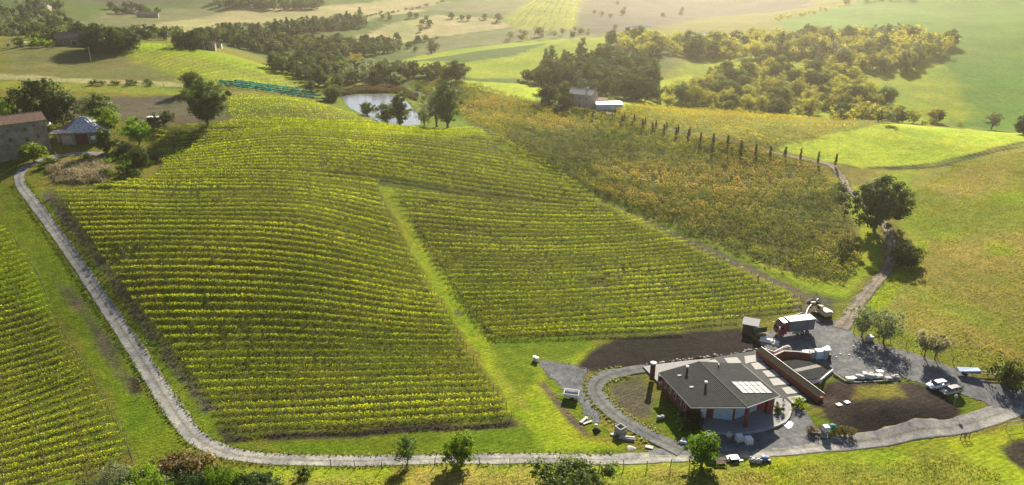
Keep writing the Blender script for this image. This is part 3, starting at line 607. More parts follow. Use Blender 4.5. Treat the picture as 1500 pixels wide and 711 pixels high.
na_.append(block([((1170,404),(1238,413)),((1055,360),(1262,384)),((905,295),(1252,350)),((830,262),(1240,300)),((760,227),(1225,268)),((725,203),(1195,243)),((690,182),(1110,220)),((665,165),(960,188)),((645,148),(860,168)),((598,121),(700,126))], 3.1, 'old',
  'bushy reddish green vine row up from the oak end beyond the grass track', 'rows of the old bushy vineyard', 31, hi=2.2, lo=.4, wid=.42, leaf=.46, post_every=0))
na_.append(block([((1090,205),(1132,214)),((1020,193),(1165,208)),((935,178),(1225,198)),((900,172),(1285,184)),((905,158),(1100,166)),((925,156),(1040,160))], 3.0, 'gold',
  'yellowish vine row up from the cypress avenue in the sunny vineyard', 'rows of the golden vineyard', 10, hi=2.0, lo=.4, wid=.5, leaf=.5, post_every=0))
na_.append(block([((345,182),(545,184)),((335,168),(530,175)),((335,155),(495,163)),((335,143),(460,150))], 2.7, 'vine',
  'low green vine row from the crest in the plot left of the pond', 'rows of the small plot by the pond', 7, hi=1.3, wid=.3, leaf=.4, post_every=0))
na_.append(block([((165,72),(205,64)),((235,102),(300,82)),((290,124),(400,105)),((380,124),(470,124))], 4.5, 'vine',
  'thin distant vine row down the pale slope below the left farm', 'rows of the distant left vineyard', 3.5, hi=1.3, wid=.3, leaf=.5, post_every=7))
# netted rows
for i, (a, b) in enumerate([((322,131),(478,150)), ((318,127),(470,145)), ((322,124.5),(455,139)), ((345,124),(440,134))]):
    rowid += 1; A, B = at(*a), at(*b)
    o = vine_row(A, B, rowid, 'vine', ['nearest vine row draped in turquoise netting left of the pond', 'second vine row under turquoise netting left of the pond', 'third vine row under turquoise netting left of the pond', 'farthest and shortest vine row under turquoise netting left of the pond'][i], 'netted vine rows', 9, hi=2.0, lo=.2, wid=.5, leaf=.5, post_every=0)
    L_ = (B - A); nseg = 60; mb = MB(); pr = [(-.8, 1.55), (-.45, 2.2), (.1, 2.35), (.55, 2.1), (.85, 1.5)]
    nrm = Vector((-L_.y, L_.x, 0)).normalized(); vs = []
    for k in range(nseg + 1):
        p = A + L_ * (k / nseg); w_ = .7 + .6 * random.random()
        for q, (ox, oz) in enumerate(pr):
            pp = p + nrm * (ox * (1 + .25 * random.random())); vs.append((pp.x - A.x, pp.y - A.y, float(hz(pp.x, pp.y)) + oz * (.85 + .25 * random.random())))
    fs = [(k * 5 + q, k * 5 + q + 1, k * 5 + q + 6, k * 5 + q + 5) for k in range(nseg) for q in range(4) if random.random() > .04]
    mb.add(vs, fs); mb.build('net', M_NET, o)
print('rows', na_)
# ---------------------------------------------------------------- trees
M_BARK = surf_mat('bark', (.13, .10, .075), (.05, .04, .03), .95, 1.5, .03)
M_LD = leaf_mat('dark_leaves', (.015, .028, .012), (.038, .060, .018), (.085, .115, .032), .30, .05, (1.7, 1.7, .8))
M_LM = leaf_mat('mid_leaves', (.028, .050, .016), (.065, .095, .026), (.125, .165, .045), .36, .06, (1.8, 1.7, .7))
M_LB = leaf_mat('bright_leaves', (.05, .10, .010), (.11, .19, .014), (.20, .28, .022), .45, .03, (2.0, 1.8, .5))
M_LS = leaf_mat('silver_leaves', (.07, .09, .05), (.14, .17, .09), (.25, .28, .17), .35, .03, (1.6, 1.6, 1.0))
M_LY = leaf_mat('golden_leaves', (.16, .14, .02), (.30, .25, .03), (.50, .38, .06), .40, .02, (1.7, 1.5, .5))
M_LC = leaf_mat('cypress_leaves', (.016, .030, .010), (.036, .060, .016), (.065, .10, .028), .18, .02, (1.6, 1.5, .7))
M_LW = leaf_mat('blossom_leaves', (.16, .15, .08), (.32, .29, .17), (.52, .46, .30), .38, .02, (1.4, 1.4, .9))
M_LF = leaf_mat('backlit_gold_scrub_leaves', (.09, .11, .03), (.24, .25, .06), (.44, .42, .11), .50, .03, (1.6, 1.5, .65))  # golden leaf tones carry the backlit glow of the right-hand woods
LOW = {}; KINDH = {}; SEED = {}
M_LT = leaf_mat('reddish_twig_leaves', (.07, .055, .03), (.15, .115, .05), (.25, .19, .085), .35, .03, (1.4, 1.3, .8))
def tree_meshes(kind, seed, H, Rw, base, shape='round', nclump=60, per=40, leaf=.5, rc=None, limbs=6, bare=0.0, rt=None):
    """crown built of many small leaves gathered in clumps inside the crown's volume"""
    rg = np.random.default_rng(seed); rc = rc or Rw * .26; hh = (H - base) / 2; cz = base + hh
    cl = []
    while len(cl) < nclump:
        q = rg.normal(size=3); q /= np.linalg.norm(q); r = rg.random() ** .38
        q = q * r; zn = q[2]
        if shape == 'round': w_ = 1.0
        elif shape == 'oak': w_ = 1.05 if zn < .2 else 1.0
        elif shape == 'column': w_ = .75 + .25 * (1 - abs(zn))
        elif shape == 'cone': w_ = (1 - zn) * .55 + .12
        elif shape == 'vase': w_ = .75 + .4 * zn
        elif shape == 'flame': w_ = .95 - .35 * zn
        lob = 1 + .28 * math.sin(3 * math.atan2(q[1], q[0]) + seed) + .15 * math.sin(5 * zn + seed * 2)
        cl.append((q[0] * Rw * w_ * lob, q[1] * Rw * w_ * lob, cz + q[2] * hh * .96))
    cl = np.array(cl); ctone = rg.random(nclump) * .5; sz = .55 + .9 * rg.random(nclump)
    idx = np.repeat(np.arange(nclump), per); n = len(idx)
    q = rg.normal(size=(n, 3)); q /= np.linalg.norm(q, axis=1)[:, None]; q *= (rg.random(n) ** .45)[:, None]
    C_ = cl[idx] + q * (rc * sz[idx])[:, None] * np.array([1, 1, .75])
    C_[:, 2] = np.maximum(C_[:, 2], base * .35 + .1)
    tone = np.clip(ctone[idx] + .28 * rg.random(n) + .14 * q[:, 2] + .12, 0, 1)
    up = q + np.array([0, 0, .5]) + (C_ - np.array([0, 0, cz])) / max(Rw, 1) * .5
    V, Fq, T = leaf_cloud(C_, leaf * (.65 + .7 * rg.random(n)), rg, .5, .75, tone, up)
    rl = np.random.default_rng(seed + 500); kk = rl.choice(len(C_), min(len(C_), 330), replace=False)
    f = (len(C_) / len(kk)) ** .5 * .85; Vl, Fl, Tl = leaf_cloud(C_[kk], leaf * f * (.7 + .6 * rl.random(len(kk))), rl, .5, .75, tone[kk], up[kk])
    LOW[seed] = (Vl, Tl, kind, H); KINDH[seed] = H
    mat = dict(dark=M_LD, mid=M_LM, bright=M_LB, silver=M_LS, gold=M_LY, cypress=M_LC, blossom=M_LW, scrub=M_LF, twig=M_LT)[kind]
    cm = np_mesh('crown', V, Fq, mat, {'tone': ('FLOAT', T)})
    mb = MB(); rt = rt or H * .022 + .05; top = base + hh * .9
    bend = rg.normal(0, .02 * H, 2)
    mb.tube([(0, 0, -.4), (bend[0] * .3, bend[1] * .3, base * .6), (bend[0], bend[1], base + hh * .4), (bend[0] * 1.2, bend[1], top)], [rt * 1.35, rt, rt * .65, rt * .25], 7)
    far = cl[np.argsort(-np.hypot(cl[:, 0], cl[:, 1]))]
    for i in range(limbs):
        t = far[(i * 7) % len(far)] * np.array([.8, .8, 1]); z0 = base * .6 + (t[2] - base * .6) * (.25 if base > 1 else .1) * rg.random()
        mb.tube([(bend[0] * .5, bend[1] * .5, z0), (t[0] * .45, t[1] * .45, (z0 + t[2]) * .5 + .1), (t[0], t[1], t[2])], [rt * .5, rt * .32, rt * .1], 5)
    return mb.mesh('trunk', M_BARK), cm
PROTO = {}
def proto(key, *a, **k): PROTO[key] = tree_meshes(*a, **k); SEED[key] = a[1]
proto('oak_big', 'dark', 3, 17, 9.0, 1.2, 'oak', 165, 110, .55, 1.55, 14)
proto('oak_a', 'dark', 4, 12, 6.0, .9, 'oak', 105, 62, .62, 1.7)
proto('oak_b', 'dark', 5, 11, 5.2, .7, 'round', 95, 60, .62, 1.6)
proto('oak_left', 'mid', 41, 17, 7.2, 2.2, 'round', 170, 80, .6, 1.8, 9)
proto('mid_a', 'mid', 6, 10, 4.6, .6, 'round', 85, 60, .55, 1.4)
proto('mid_b', 'mid', 7, 12, 5.2, .8, 'round', 90, 60, .6, 1.5)
proto('mid_c', 'mid', 8, 13, 3.8, .6, 'column', 80, 60, .6, 1.3)
proto('bright_a', 'bright', 9, 7, 3.0, 1.0, 'flame', 80, 56, .38, .95)
proto('bright_b', 'bright', 10, 8, 4.2, .7, 'round', 90, 60, .45, 1.2)
proto('silver_a', 'silver', 11, 9, 4.0, .8, 'round', 55, 46, .5, 1.2)
proto('silver_b', 'silver', 12, 12, 3.2, 1.2, 'column', 55, 46, .5, 1.1)
proto('willow', 'mid', 13, 17, 4.6, .8, 'column', 120, 60, .5, 1.4, 8)
proto('gold', 'gold', 14, 9, 5.2, 1.0, 'round', 60, 50, .5, 1.3)
proto('conifer', 'dark', 15, 16, 4.0, 1.5, 'cone', 80, 40, .5, 1.1, 3)
proto('poplar', 'mid', 16, 18, 2.6, 1.0, 'column', 70, 50, .55, 1.1, 4)
proto('bush_d', 'dark', 17, 3.0, 2.2, .1, 'round', 26, 40, .35, .8, 2)
proto('bush_m', 'mid', 18, 2.6, 2.0, .1, 'round', 26, 40, .32, .7, 2)
proto('bush_b', 'bright', 19, 2.4, 1.8, .1, 'round', 26, 40, .30, .7, 2)
proto('bush_s', 'silver', 20, 3.6, 2.6, .1, 'round', 40, 60, .26, .9, 3)
proto('scrub_a', 'scrub', 21, 5.0, 3.2, .3, 'round', 34, 34, .5, 1.1, 3)
proto('scrub_b', 'scrub', 22, 7.0, 3.0, .5, 'flame', 40, 34, .5, 1.1, 3)
proto('scrub_c', 'scrub', 23, 10, 4.4, 1.0, 'round', 50, 40, .6, 1.4, 5)
proto('cypress', 'cypress', 24, 5.6, .50, .1, 'flame', 70, 34, .22, .24, 0, rt=.08)
proto('blossom', 'blossom', 25, 4.6, 2.6, 1.6, 'vase', 80, 34, .28, .6, 8, rt=.09)
proto('feather', 'silver', 26, 6.2, 3.2, .8, 'vase', 60, 34, .28, .8, 8, rt=.12)
proto('young', 'mid', 27, 6.5, 2.1, 1.6, 'flame', 46, 30, .30, .8, 7, rt=.1)
proto('near_oak', 'mid', 28, 7.5, 4.8, .4, 'round', 170, 80, .38, 1.1, 9)
proto('dry_shrub', 'twig', 29, 2.2, 1.5, .1, 'vase', 22, 34, .22, .5, 4)
proto('bare', 'twig', 30, 5, 1.6, .5, 'vase', 26, 8, .16, .8, 16, rt=.06)
proto('near_silver', 'silver', 32, 7.0, 4.0, .2, 'round', 150, 70, .24, 1.0, 6)
proto('near_bright', 'bright', 33, 6.5, 3.6, .2, 'round', 140, 70, .24, .9, 6)
proto('near_dark', 'dark', 34, 5.5, 3.6, .2, 'round', 130, 70, .26, .9, 6)
proto('near_mid', 'mid', 35, 5.0, 3.2, .2, 'flame', 120, 60, .25, .9, 6)
proto('reed', 'blossom', 31, 2.0, 1.5, .1, 'round', 24, 30, .22, .5, 2)
def tree(key, p, label, cat='tree', group=None, s=1.0, sz=None, rz=None, name=None):
    nm = name or {'tree': 'tree', 'bush': 'bush', 'cypress': 'cypress_tree'}.get(cat, cat.replace(' ', '_'))
    t = thing(nm, label, cat, p, random.random() * 6.28 if rz is None else rz, group)
    t.scale = (s, s, sz if sz else s)
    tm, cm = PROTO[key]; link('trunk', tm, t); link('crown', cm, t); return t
def tree_px(key, u, v, hpx, label, cat='tree', group=None, wide=1.0, name=None):
    """tree whose foot stands at photo pixel (u, v) and whose height there is hpx photo pixels"""
    p = at(u, v); hh = hpx / (scale_at(p) * .97); H0_ = max(c.co.z for c in PROTO[key][1].vertices) if key not in HH else HH[key]
    HH[key] = H0_; s = hh / H0_
    return tree(key, p, label, cat, group, s * wide, s, None, name)
HH = {}
# ---------------------------------------------------------------- single trees the photo lets one point to
SINGLE = [
 ('oak_left',305,184,70,'large round green tree standing at the top edge of the vineyard','tree',1),
 ('mid_a',284,136,32,'smaller dark tree half hidden behind the large round tree','tree',1),
 ('oak_a',68,182,66,'tall dark tree behind the stone tower house and the barn','tree',1),
 ('oak_b',94,184,50,'dark tree close behind the barn roof','tree',.9),
 ('mid_b',150,182,46,'broad mid green tree behind the right end of the barn','tree',1.1),
 ('bright_b',160,196,40,'bright green tree beside the right end of the barn','tree',.85),
 ('bright_b',205,212,42,'bright green tree at the upper left corner of the vineyard','tree',.85),
 ('mid_c',157,224,38,'narrow dark green tree in front of the barn','tree',1.2),
 ('mid_a',208,248,36,'small green tree on the bank right of the reed patch','tree',.8),
 ('bright_a',50,238,30,'small round bright green tree in front of the stone tower house','tree',1.25),
 ('bush_s',184,225,18,'rounded grey green bush right of the barn','bush',1),
 ('bright_b',4,186,40,'bright green tree at the left edge behind the tower house','tree',1),
 ('bush_d',243,179,16,'round dark bush at the edge of the brown ploughed strip','bush',1),
 ('young',597,680,48,'slender green tree beside the lane, left of the two roadside trees','tree',1.1),
 ('bright_a',677,680,54,'bright green young tree beside the lane, right of the two roadside trees','tree',1.0),
 ('bright_a',1027,684,60,'bright green young tree below the winery terrace','tree',1.05),
 ('near_oak',836,752,86,'leafy green tree in the meadow at the bottom edge','tree',.95),
 ('oak_big',1280,338,86,'very large dark oak beside the dirt track','tree',1.0),
 ('oak_b',1322,391,34,'small dark rounded tree beside the dirt track below the oak','tree',1.15),
 ('feather',1262,494,50,'feathery pale green tree at the yard corner, left of the pair','tree',1.0),
 ('feather',1294,503,52,'feathery grey green tree at the yard edge, right of the pair','tree',1.15),
 ('blossom',1354,523,40,'cream blossoming small tree by the yard fence, left of two','tree',.9),
 ('blossom',1369,526,38,'cream blossoming small tree by the yard fence, right of two','tree',.95),
 ('bush_d',1474,563,38,'large round dark green bush at the right end of the yard','bush',.66),
 ('oak_b',1499,197,28,'dark tree at the right edge of the wheat field','tree',1),
 ('silver_a',1452,190,25,'pale rounded tree behind the wheat field','tree',1),
 ('willow',656,187,70,'tall willow at the near right shore of the pond','tree',1.1),
 ('silver_b',640,186,54,'pale slender tree left of the tall willow by the pond','tree',1.0),
 ('feather',622,185,36,'thin stemmed grove tree at the pond shore left of the willows','tree',1.1),
 ('mid_c',586,184,48,'spreading tree with dark foot standing in front of the pond','tree',1.0),
 ('mid_a',566,180,30,'rounded dark tree in front of the middle of the pond','tree',1.0),
 ('mid_a',538,170,21,'lone small tree on the near left shore of the pond','tree',1.0),
 ('oak_a',668,119,29,'wide dark tree behind the end of the reddish vineyard','tree',1.2),
 ('gold',520,96,18,'golden yellow blossoming tree in the valley wood above the pond','tree',1.1),
 ('oak_b',803,156,33,'round dark tree left of the pink farmhouse','tree',1.05),
 ('mid_c',826,158,38,'pale green tree behind the dark tree at the farmhouse','tree',.9),
 ('oak_b',829,163,27,'dark narrow tree at the left corner of the farmhouse','tree',.8),
 ('silver_b',851,140,25,'pale silvery tree rising behind the farmhouse roof','tree',1.2),
 ('silver_b',868,141,25,'pale silvery tree behind the right gable of the farmhouse','tree',1.1),
 ('bush_m',887,148,12,'bush behind the pale blue shed','bush',1.2),
 ('near_silver',183,748,74,'silvery grey green shrub at the bottom left of the picture','bush',1.0),
 ('near_bright',218,748,70,'yellow green shrub right of the silvery shrub','bush',1.0),
 ('near_bright',326,736,62,'bright yellow green shrub beside the lane bend','bush',.7),
 ('near_bright',96,752,46,'low yellow green shrub at the bottom left corner','bush',1.2),
 ('near_dark',128,750,44,'dark green low shrub in the bottom left corner','bush',1.3),
 ('near_dark',375,732,44,'dark shrub below the lane right of the bright shrub','bush',1.1),
 ('near_dark',295,738,50,'dark shrub left of the bright yellow green shrub','bush',1.1),
 ('bush_m',446,698,18,'small dark bush on the bank below the lane','bush',1),
 ('oak_a',283,150,1,'x','x',0),
 ('bush_b',1169,596,16,'yellowish shrub at the lower end of the long red wall','bush',.8),
 ('bush_m',1139,606,15,'small shrub in a bed at the corner of the terrace','bush',.9),
 ('bush_d',1003,628,20,'dark shrub against the left wall of the winery','bush',.9),
 ('bush_d',1020,618,16,'dark shrub at the front left corner of the winery','bush',.9),
]
for k, u, v, h, lab, cat, w in SINGLE:
    if w: tree_px(k, u, v, h, lab, cat, None, w)
# reddish potted shrubs beside the forecourt
for i, (u, v, h) in enumerate([(1186,634,13),(1192,638,12),(1204,632,12),(1222,634,14),(1230,637,16),(1238,638,15),(1246,638,14),(1215,640,10)]):
    tree_px('dry_shrub', u, v, h, 'reddish brown potted shrub beside the forecourt', 'bush', 'potted shrubs beside the forecourt')
# leafless thicket at the lane bend
for i in range(16):
    u = 238 + 62 * random.random(); v = 690 + 22 * random.random()
    tree_px('bare' if i % 3 else 'dry_shrub', u, v, 30 + 20 * random.random(), 'thin nearly leafless shrub in the thicket at the lane bend', 'bush', 'thicket of bare shrubs at the lane bend')
for i in range(10):
    tree_px(random.choice(['near_mid', 'near_dark']), 240 + 150 * random.random(), 712 + 16 * random.random(), 26 + 12 * random.random(), 'low green shrub in the thicket below the lane bend', 'bush', 'green shrubs below the lane bend')
# cypresses
low = [(856,169.6,11),(868.6,173.8,13),(881,176,9),(896.5,178,12),(911,183.8,14),(925.6,188.6,11),(941,189.7,15),(955.5,193.9,15),(972.6,198,16),(990,201,14),(1007.5,206,16),(1026,211,17),(1044.6,214,19),(1065.6,216,18),(1084.5,226,21),(1106,229.5,19),(1127.7,233,19),(1149.3,233,18),(1172,236,19),(1197.5,242,20),(1223,244,19)]
upp = [(886,169.6,9),(900.7,172.8,11),(914.4,179,14),(929,181,14),(945,185.4,13),(960.4,189.7,14),(975.8,191.8,13),(993,198,15),(1010,199,13)]
for i, (u, v, h) in enumerate(low):
    tree_px('cypress', u, v, h, 'slim dark cypress in the near line of the track avenue', 'cypress', 'cypresses along the near side of the track', random.uniform(.9, 1.25))
for i, (u, v, h) in enumerate(upp):
    tree_px('cypress', u, v, h, 'slim dark cypress in the far line of the track avenue', 'cypress', 'cypresses along the far side of the track', random.uniform(.9, 1.2))

# ---------------------------------------------------------------- woods, tree by tree
def pip(u, v, P):
    c = False
    for (x1, y1), (x2, y2) in zip(P, P[1:] + P[:1]):
        if (y1 > v) != (y2 > v) and u < (x2 - x1) * (v - y1) / (y2 - y1 + 1e-9) + x1: c = not c
    return c
CAND = []
def wood(P, n, keys, s0, s1, label, group, cat='tree', mind=2.0):
    us = [p[0] for p in P]; vs = [p[1] for p in P]; pts = []; tries = 0
    while len(pts) < n and tries < n * 60:
        tries += 1; u = random.uniform(min(us), max(us)); v = random.uniform(min(vs), max(vs))
        if pip(u, v, P) and all((u - a) ** 2 + ((v - b_) * 2.2) ** 2 > mind * mind for a, b_ in pts): pts.append((u, v))
    if not pts: return
    W = at_many([p[0] for p in pts], [p[1] for p in pts])
    for w in W:
        k = random.choice(keys); sc = random.uniform(s0, s1); CAND.append((sc * KINDH[SEED[k]] * scale_at(w), k, tuple(w), label, cat, group, sc))
wood([(-10,12),(60,4),(100,10),(92,34),(112,48),(130,60),(70,64),(-10,58)], 108, ['oak_a','oak_b','mid_a','silver_a','silver_a','mid_b','silver_b','conifer'], .65, 1.0, 'leafy tree in the wood at the top left', 'trees of the top left wood', mind=5)
wood([(60,52),(90,52),(140,54),(140,57),(60,57)], 10, ['mid_a','oak_b'], .6, .9, 'tree beside the upper left farm building', 'trees at the upper left farm', mind=8)
wood([(0,64),(90,62),(90,72),(0,72)], 12, ['bush_m','bright_b','mid_a'], .5, .9, 'bush or small tree in the gardens at the upper left', 'garden trees at the upper left', mind=6)
wood([(134,72),(192,68),(192,76),(136,80)], 13, ['oak_a','mid_b','oak_b'], .95, 1.25, 'tall tree in the clump beside the upper left farm building', 'clump beside the upper left farm', mind=8)
wood([(395,92),(425,86),(470,96),(545,98),(560,108),(600,114),(582,130),(540,128),(486,131),(455,122),(420,110),(400,104)], 89, ['oak_a','mid_a','mid_b','silver_a','silver_a','mid_c','oak_b','bright_b','silver_b','silver_b'], .65, 1.0, 'rounded tree in the valley wood above the pond', 'trees of the valley wood above the pond', mind=7)
wood([(372,68),(420,62),(480,64),(560,66),(580,76),(530,84),(440,86),(390,80)], 69, ['oak_a','oak_b','mid_b','oak_a','mid_a'], .7, 1.05, 'dark tree in the belt across the middle valley', 'trees of the middle valley belt', mind=6)
wood([(395,50),(440,44),(532,32),(538,40),(470,48),(400,56)], 69, ['oak_a','mid_c','silver_b','oak_b','conifer'], .8, 1.1, 'dark tree in the long belt below the pale far fields', 'trees of the far belt', mind=4)
wood([(320,52),(400,50),(420,74),(395,84),(330,66)], 46, ['oak_a','mid_a','mid_b','conifer','oak_b'], .7, 1.05, 'dark tree in the wood left of the middle valley', 'trees left of the middle valley', mind=6)
wood([(196,56),(262,52),(262,60),(196,60)], 16, ['mid_a','silver_a','oak_b'], .6, .9, 'grey green tree in the row beyond the left slope', 'row of trees beyond the left slope', mind=5)
wood([(570,100),(600,106),(690,112),(690,118),(640,119),(585,117)], 16, ['oak_b','mid_a','mid_b','bush_d'], .5, .85, 'tree in the hedge line behind the reddish vineyard', 'hedge line behind the reddish vineyard', mind=7)
wood([(790,124),(800,100),(870,92),(955,98),(962,128),(944,152),(890,142),(830,130)], 95, ['oak_a','oak_b','mid_c','oak_a','poplar','mid_b'], .8, 1.15, 'tall dark tree in the wood behind the farmhouse', 'trees of the wood behind the farmhouse', mind=7)
wood([(752,122),(800,110),(800,126),(760,128)], 11, ['mid_a','bush_m'], .6, .9, 'small tree on the left fringe of the farmhouse wood', 'fringe of the farmhouse wood', mind=6)
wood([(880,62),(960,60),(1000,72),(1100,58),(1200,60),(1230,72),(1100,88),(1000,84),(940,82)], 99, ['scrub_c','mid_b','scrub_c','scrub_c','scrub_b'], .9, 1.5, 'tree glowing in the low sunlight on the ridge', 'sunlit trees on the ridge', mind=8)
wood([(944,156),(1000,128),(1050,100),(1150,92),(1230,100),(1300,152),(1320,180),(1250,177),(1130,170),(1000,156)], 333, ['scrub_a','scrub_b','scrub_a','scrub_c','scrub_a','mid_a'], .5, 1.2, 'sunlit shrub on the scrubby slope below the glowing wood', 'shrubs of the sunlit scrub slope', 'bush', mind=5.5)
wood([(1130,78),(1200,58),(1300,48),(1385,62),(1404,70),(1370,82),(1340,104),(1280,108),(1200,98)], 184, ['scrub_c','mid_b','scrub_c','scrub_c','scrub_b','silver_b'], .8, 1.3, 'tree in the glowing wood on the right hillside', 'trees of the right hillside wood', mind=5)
wood([(1215,166),(1300,172),(1420,184),(1420,189),(1330,186),(1215,178)], 24, ['scrub_c','scrub_a','mid_a','silver_a'], .6, 1.0, 'tree in the hedge behind the bright wheat field', 'hedge behind the wheat field', mind=7)
wood([(560,26),(740,28),(740,32),(560,30)], 14, ['oak_b','mid_a','bush_d'], .5, .9, 'small tree along the far field boundary', 'trees along the far field boundary', mind=6)
wood([(300,4),(380,0),(475,6),(475,16),(400,14),(310,12)], 52, ['oak_a','oak_b','mid_b','mid_a'], .8, 1.2, 'dark tree in the farthest wood at the top', 'trees of the farthest wood', mind=5)
wood([(640,20),(560,70),(600,78),(650,80)], 8, ['mid_a','oak_b'], .5, .8, 'lone dark tree on the pale far slope', 'lone trees on the pale far slope', mind=12)
wood([(130,123),(222,121),(222,127),(130,127)], 12, ['bush_d','bush_m'], .6, 1.0, 'dark bush in the hedgerow below the hay slope', 'hedgerow below the hay slope', 'bush', mind=5)
wood([(160,8),(235,20),(235,28),(165,20)], 9, ['oak_a','oak_b'], .6, .9, 'round dark tree by the far cottages', 'trees by the far cottages', mind=8)
wood([(880,0),(1000,8),(1060,30),(900,50),(860,40)], 10, ['oak_b','mid_a'], .4, .7, 'dim bush on the hazy brown hillside', 'bushes on the hazy hillside', 'bush', mind=10)
wood([(1128,30),(1240,6),(1242,9),(1130,34)], 16, ['scrub_a','scrub_b'], .5, .9, 'low bush in the hedge along the hazy ridge field', 'hedge of the hazy ridge field', 'bush', mind=3)
wood([(1236,4),(1345,-6),(1345,0),(1240,8)], 9, ['scrub_c','mid_a'], .6, .9, 'lone tree on the top right skyline field', 'lone trees on the top right hill', mind=9)
wood([(255,66),(298,66),(298,73),(262,73)], 7, ['oak_a','oak_b'], .8, 1.05, 'dark round tree beside the stone cottage on the left slope', 'trees beside the stone cottage', mind=7)
wood([(296,56),(345,58),(345,64),(296,60)], 7, ['oak_b','mid_b'], .7, .95, 'tree behind the stone cottage on the left slope', 'trees behind the stone cottage', mind=7)
for P_ in ([(200,58),(330,36),(335,38),(200,61)], [(430,52),(560,18),(562,20),(432,55)], [(335,36),(440,33),(440,36),(335,39)], [(560,70),(640,55),(642,57),(562,73)], [(560,22),(650,2),(652,4),(562,25)]):
    wood(P_, 24, ['bush_m','bush_d'], .6, 1.1, 'tiny hedge bush between the pale far fields', 'hedges between the far fields', 'bush', mind=2)
wood([(560,60),(640,58),(640,80),(575,78)], 12, ['mid_a','silver_a','oak_b'], .4, .7, 'small tree on the slope right of the middle belt', 'small trees right of the middle belt', mind=8)
wood([(740,52),(870,46),(880,54),(750,62)], 16, ['silver_a','mid_a','scrub_b'], .6, 1.0, 'pale tree behind the bright green hill', 'trees behind the green hill', mind=7)
wood([(486,140),(470,134),(440,128),(440,132),(500,160)], 9, ['bush_m','bush_d','mid_a'], .6, 1.0, 'bush at the end of the netted vine rows', 'bushes at the end of the netted rows', 'bush', mind=5)
wood([(600,128),(640,132),(640,160),(615,150)], 10, ['bush_m','dry_shrub','reed'], .8, 1.3, 'low bush on the right bank of the pond', 'bushes on the right pond bank', 'bush', mind=5)
wood([(60,236),(100,232),(170,228),(235,212),(235,240),(205,262),(150,272),(160,240),(90,240),(60,252)], 34, ['bush_d','bush_m','bush_b','dry_shrub'], .6, .95, 'low bush in the scrubby bank round the reed patch', 'bushes round the reed patch', 'bush', mind=5)
# the trees and bushes that show largest stand as things; the rest of each kind is one distant mass
MATI = dict(dark=M_LD, mid=M_LM, bright=M_LB, silver=M_LS, gold=M_LY, cypress=M_LC, blossom=M_LW, scrub=M_LF, twig=M_LT); MK = list(MATI)
for cat_, quota, nm, lab in (('tree', 235, 'distant_trees', 'smaller distant trees massed in the woods and valleys'), ('bush', 215, 'distant_bushes', 'smaller distant bushes massed on the scrub slope')):
    cs = sorted([c for c in CAND if c[4] == cat_], key=lambda c: -c[0])
    for c in cs[:quota]: tree(c[1], c[2], c[3], c[4], c[5], c[6])
    Vs, Ts, Ms = [], [], []
    for c in cs[quota:]:
        V, T, kind, H = LOW[SEED[c[1]]]; a = random.random() * 6.28; ca, sa = math.cos(a) * c[6], math.sin(a) * c[6]
        Vs.append(np.stack([V[:, 0] * ca - V[:, 1] * sa + c[2][0], V[:, 0] * sa + V[:, 1] * ca + c[2][1], V[:, 2] * c[6] + c[2][2]], -1)); Ts.append(np.clip(T + random.uniform(-.2, .2), 0, 1)); Ms.append(np.full(len(V) // 4, MK.index(kind)))
    V = np.concatenate(Vs); me = np_mesh(nm, V, np.arange(len(V)).reshape(-1, 4), None, {'tone': ('FLOAT', np.concatenate(Ts))})
    for kd in MK: me.materials.append(MATI[kd])
    me.polygons.foreach_set('material_index', np.concatenate(Ms).astype(np.int32)); tag(link(nm, me), lab, None, None, 'stuff')
    print(nm, len(cs) - quota)
# ---------------------------------------------------------------- reeds and rough grass: nobody could count them
def clumps(name, P, n, mat, label, hgt, leaf, per=5, spread=.5, tone=None):
    us = [p[0] for p in P]; vs = [p[1] for p in P]; W = px_poly(P); rg = np.random.default_rng(len(name) + n)
    xs = rg.uniform(W[:, 0].min(), W[:, 0].max(), n * 4); ys = rg.uniform(W[:, 1].min(), W[:, 1].max(), n * 4)
    k = np.where(poly_sd(xs, ys, W) > 0)[0][:n]; xs, ys = xs[k], ys[k]; m = len(k)
    g_ = .55 + .9 * vnoise(xs, ys, 3.5, 71); idx = np.repeat(np.arange(m), per); q = rg.normal(0, spread, (m * per, 2))
    X = xs[idx] + q[:, 0]; Y = ys[idx] + q[:, 1]; hh = hgt * g_[idx] * (.3 + .7 * rg.random(m * per))
    C_ = np.c_[X, Y, hz(X, Y) + hh * .55]
    # upright blades
    a = rg.normal(size=(m * per, 3)); a[:, 2] = 0; a /= np.linalg.norm(a, axis=1)[:, None]; lean = rg.normal(0, .6, (m * per, 3)); lean[:, 2] = 1
    w = (leaf * (.6 + .8 * rg.random(m * per)))[:, None]
    V = np.stack([C_ - a * w * .5 - lean * (hh * .6)[:, None], C_ + a * w * .5 - lean * (hh * .6)[:, None], C_ + a * w * .35 + lean * (hh * .5)[:, None], C_ - a * w * .35 + lean * (hh * .5)[:, None]], 1).reshape(-1, 3)
    T = np.repeat(np.clip(g_[idx] * .5 + rg.normal(0, .2, m * per) + (tone or 0), 0, 1), 4)
    o = link(name, np_mesh(name, V, np.arange(4 * m * per).reshape(-1, 4), mat, {'tone': ('FLOAT', T)})); tag(o, label, name.replace('_', ' '), None, 'stuff')
M_REED = leaf_mat('reeds', (.10, .085, .05), (.22, .185, .12), (.38, .33, .24), .25, .01, (1.5, 1.4, 1.0))
M_RUSH = leaf_mat('rushes', (.06, .055, .025), (.12, .10, .045), (.20, .17, .09), .25, .01, (1.5, 1.4, 1.0))
M_GRS = leaf_mat('rough_grass', (.09, .13, .010), (.14, .19, .014), (.20, .25, .020), .4, .01, (1.3, 1.3, .5))
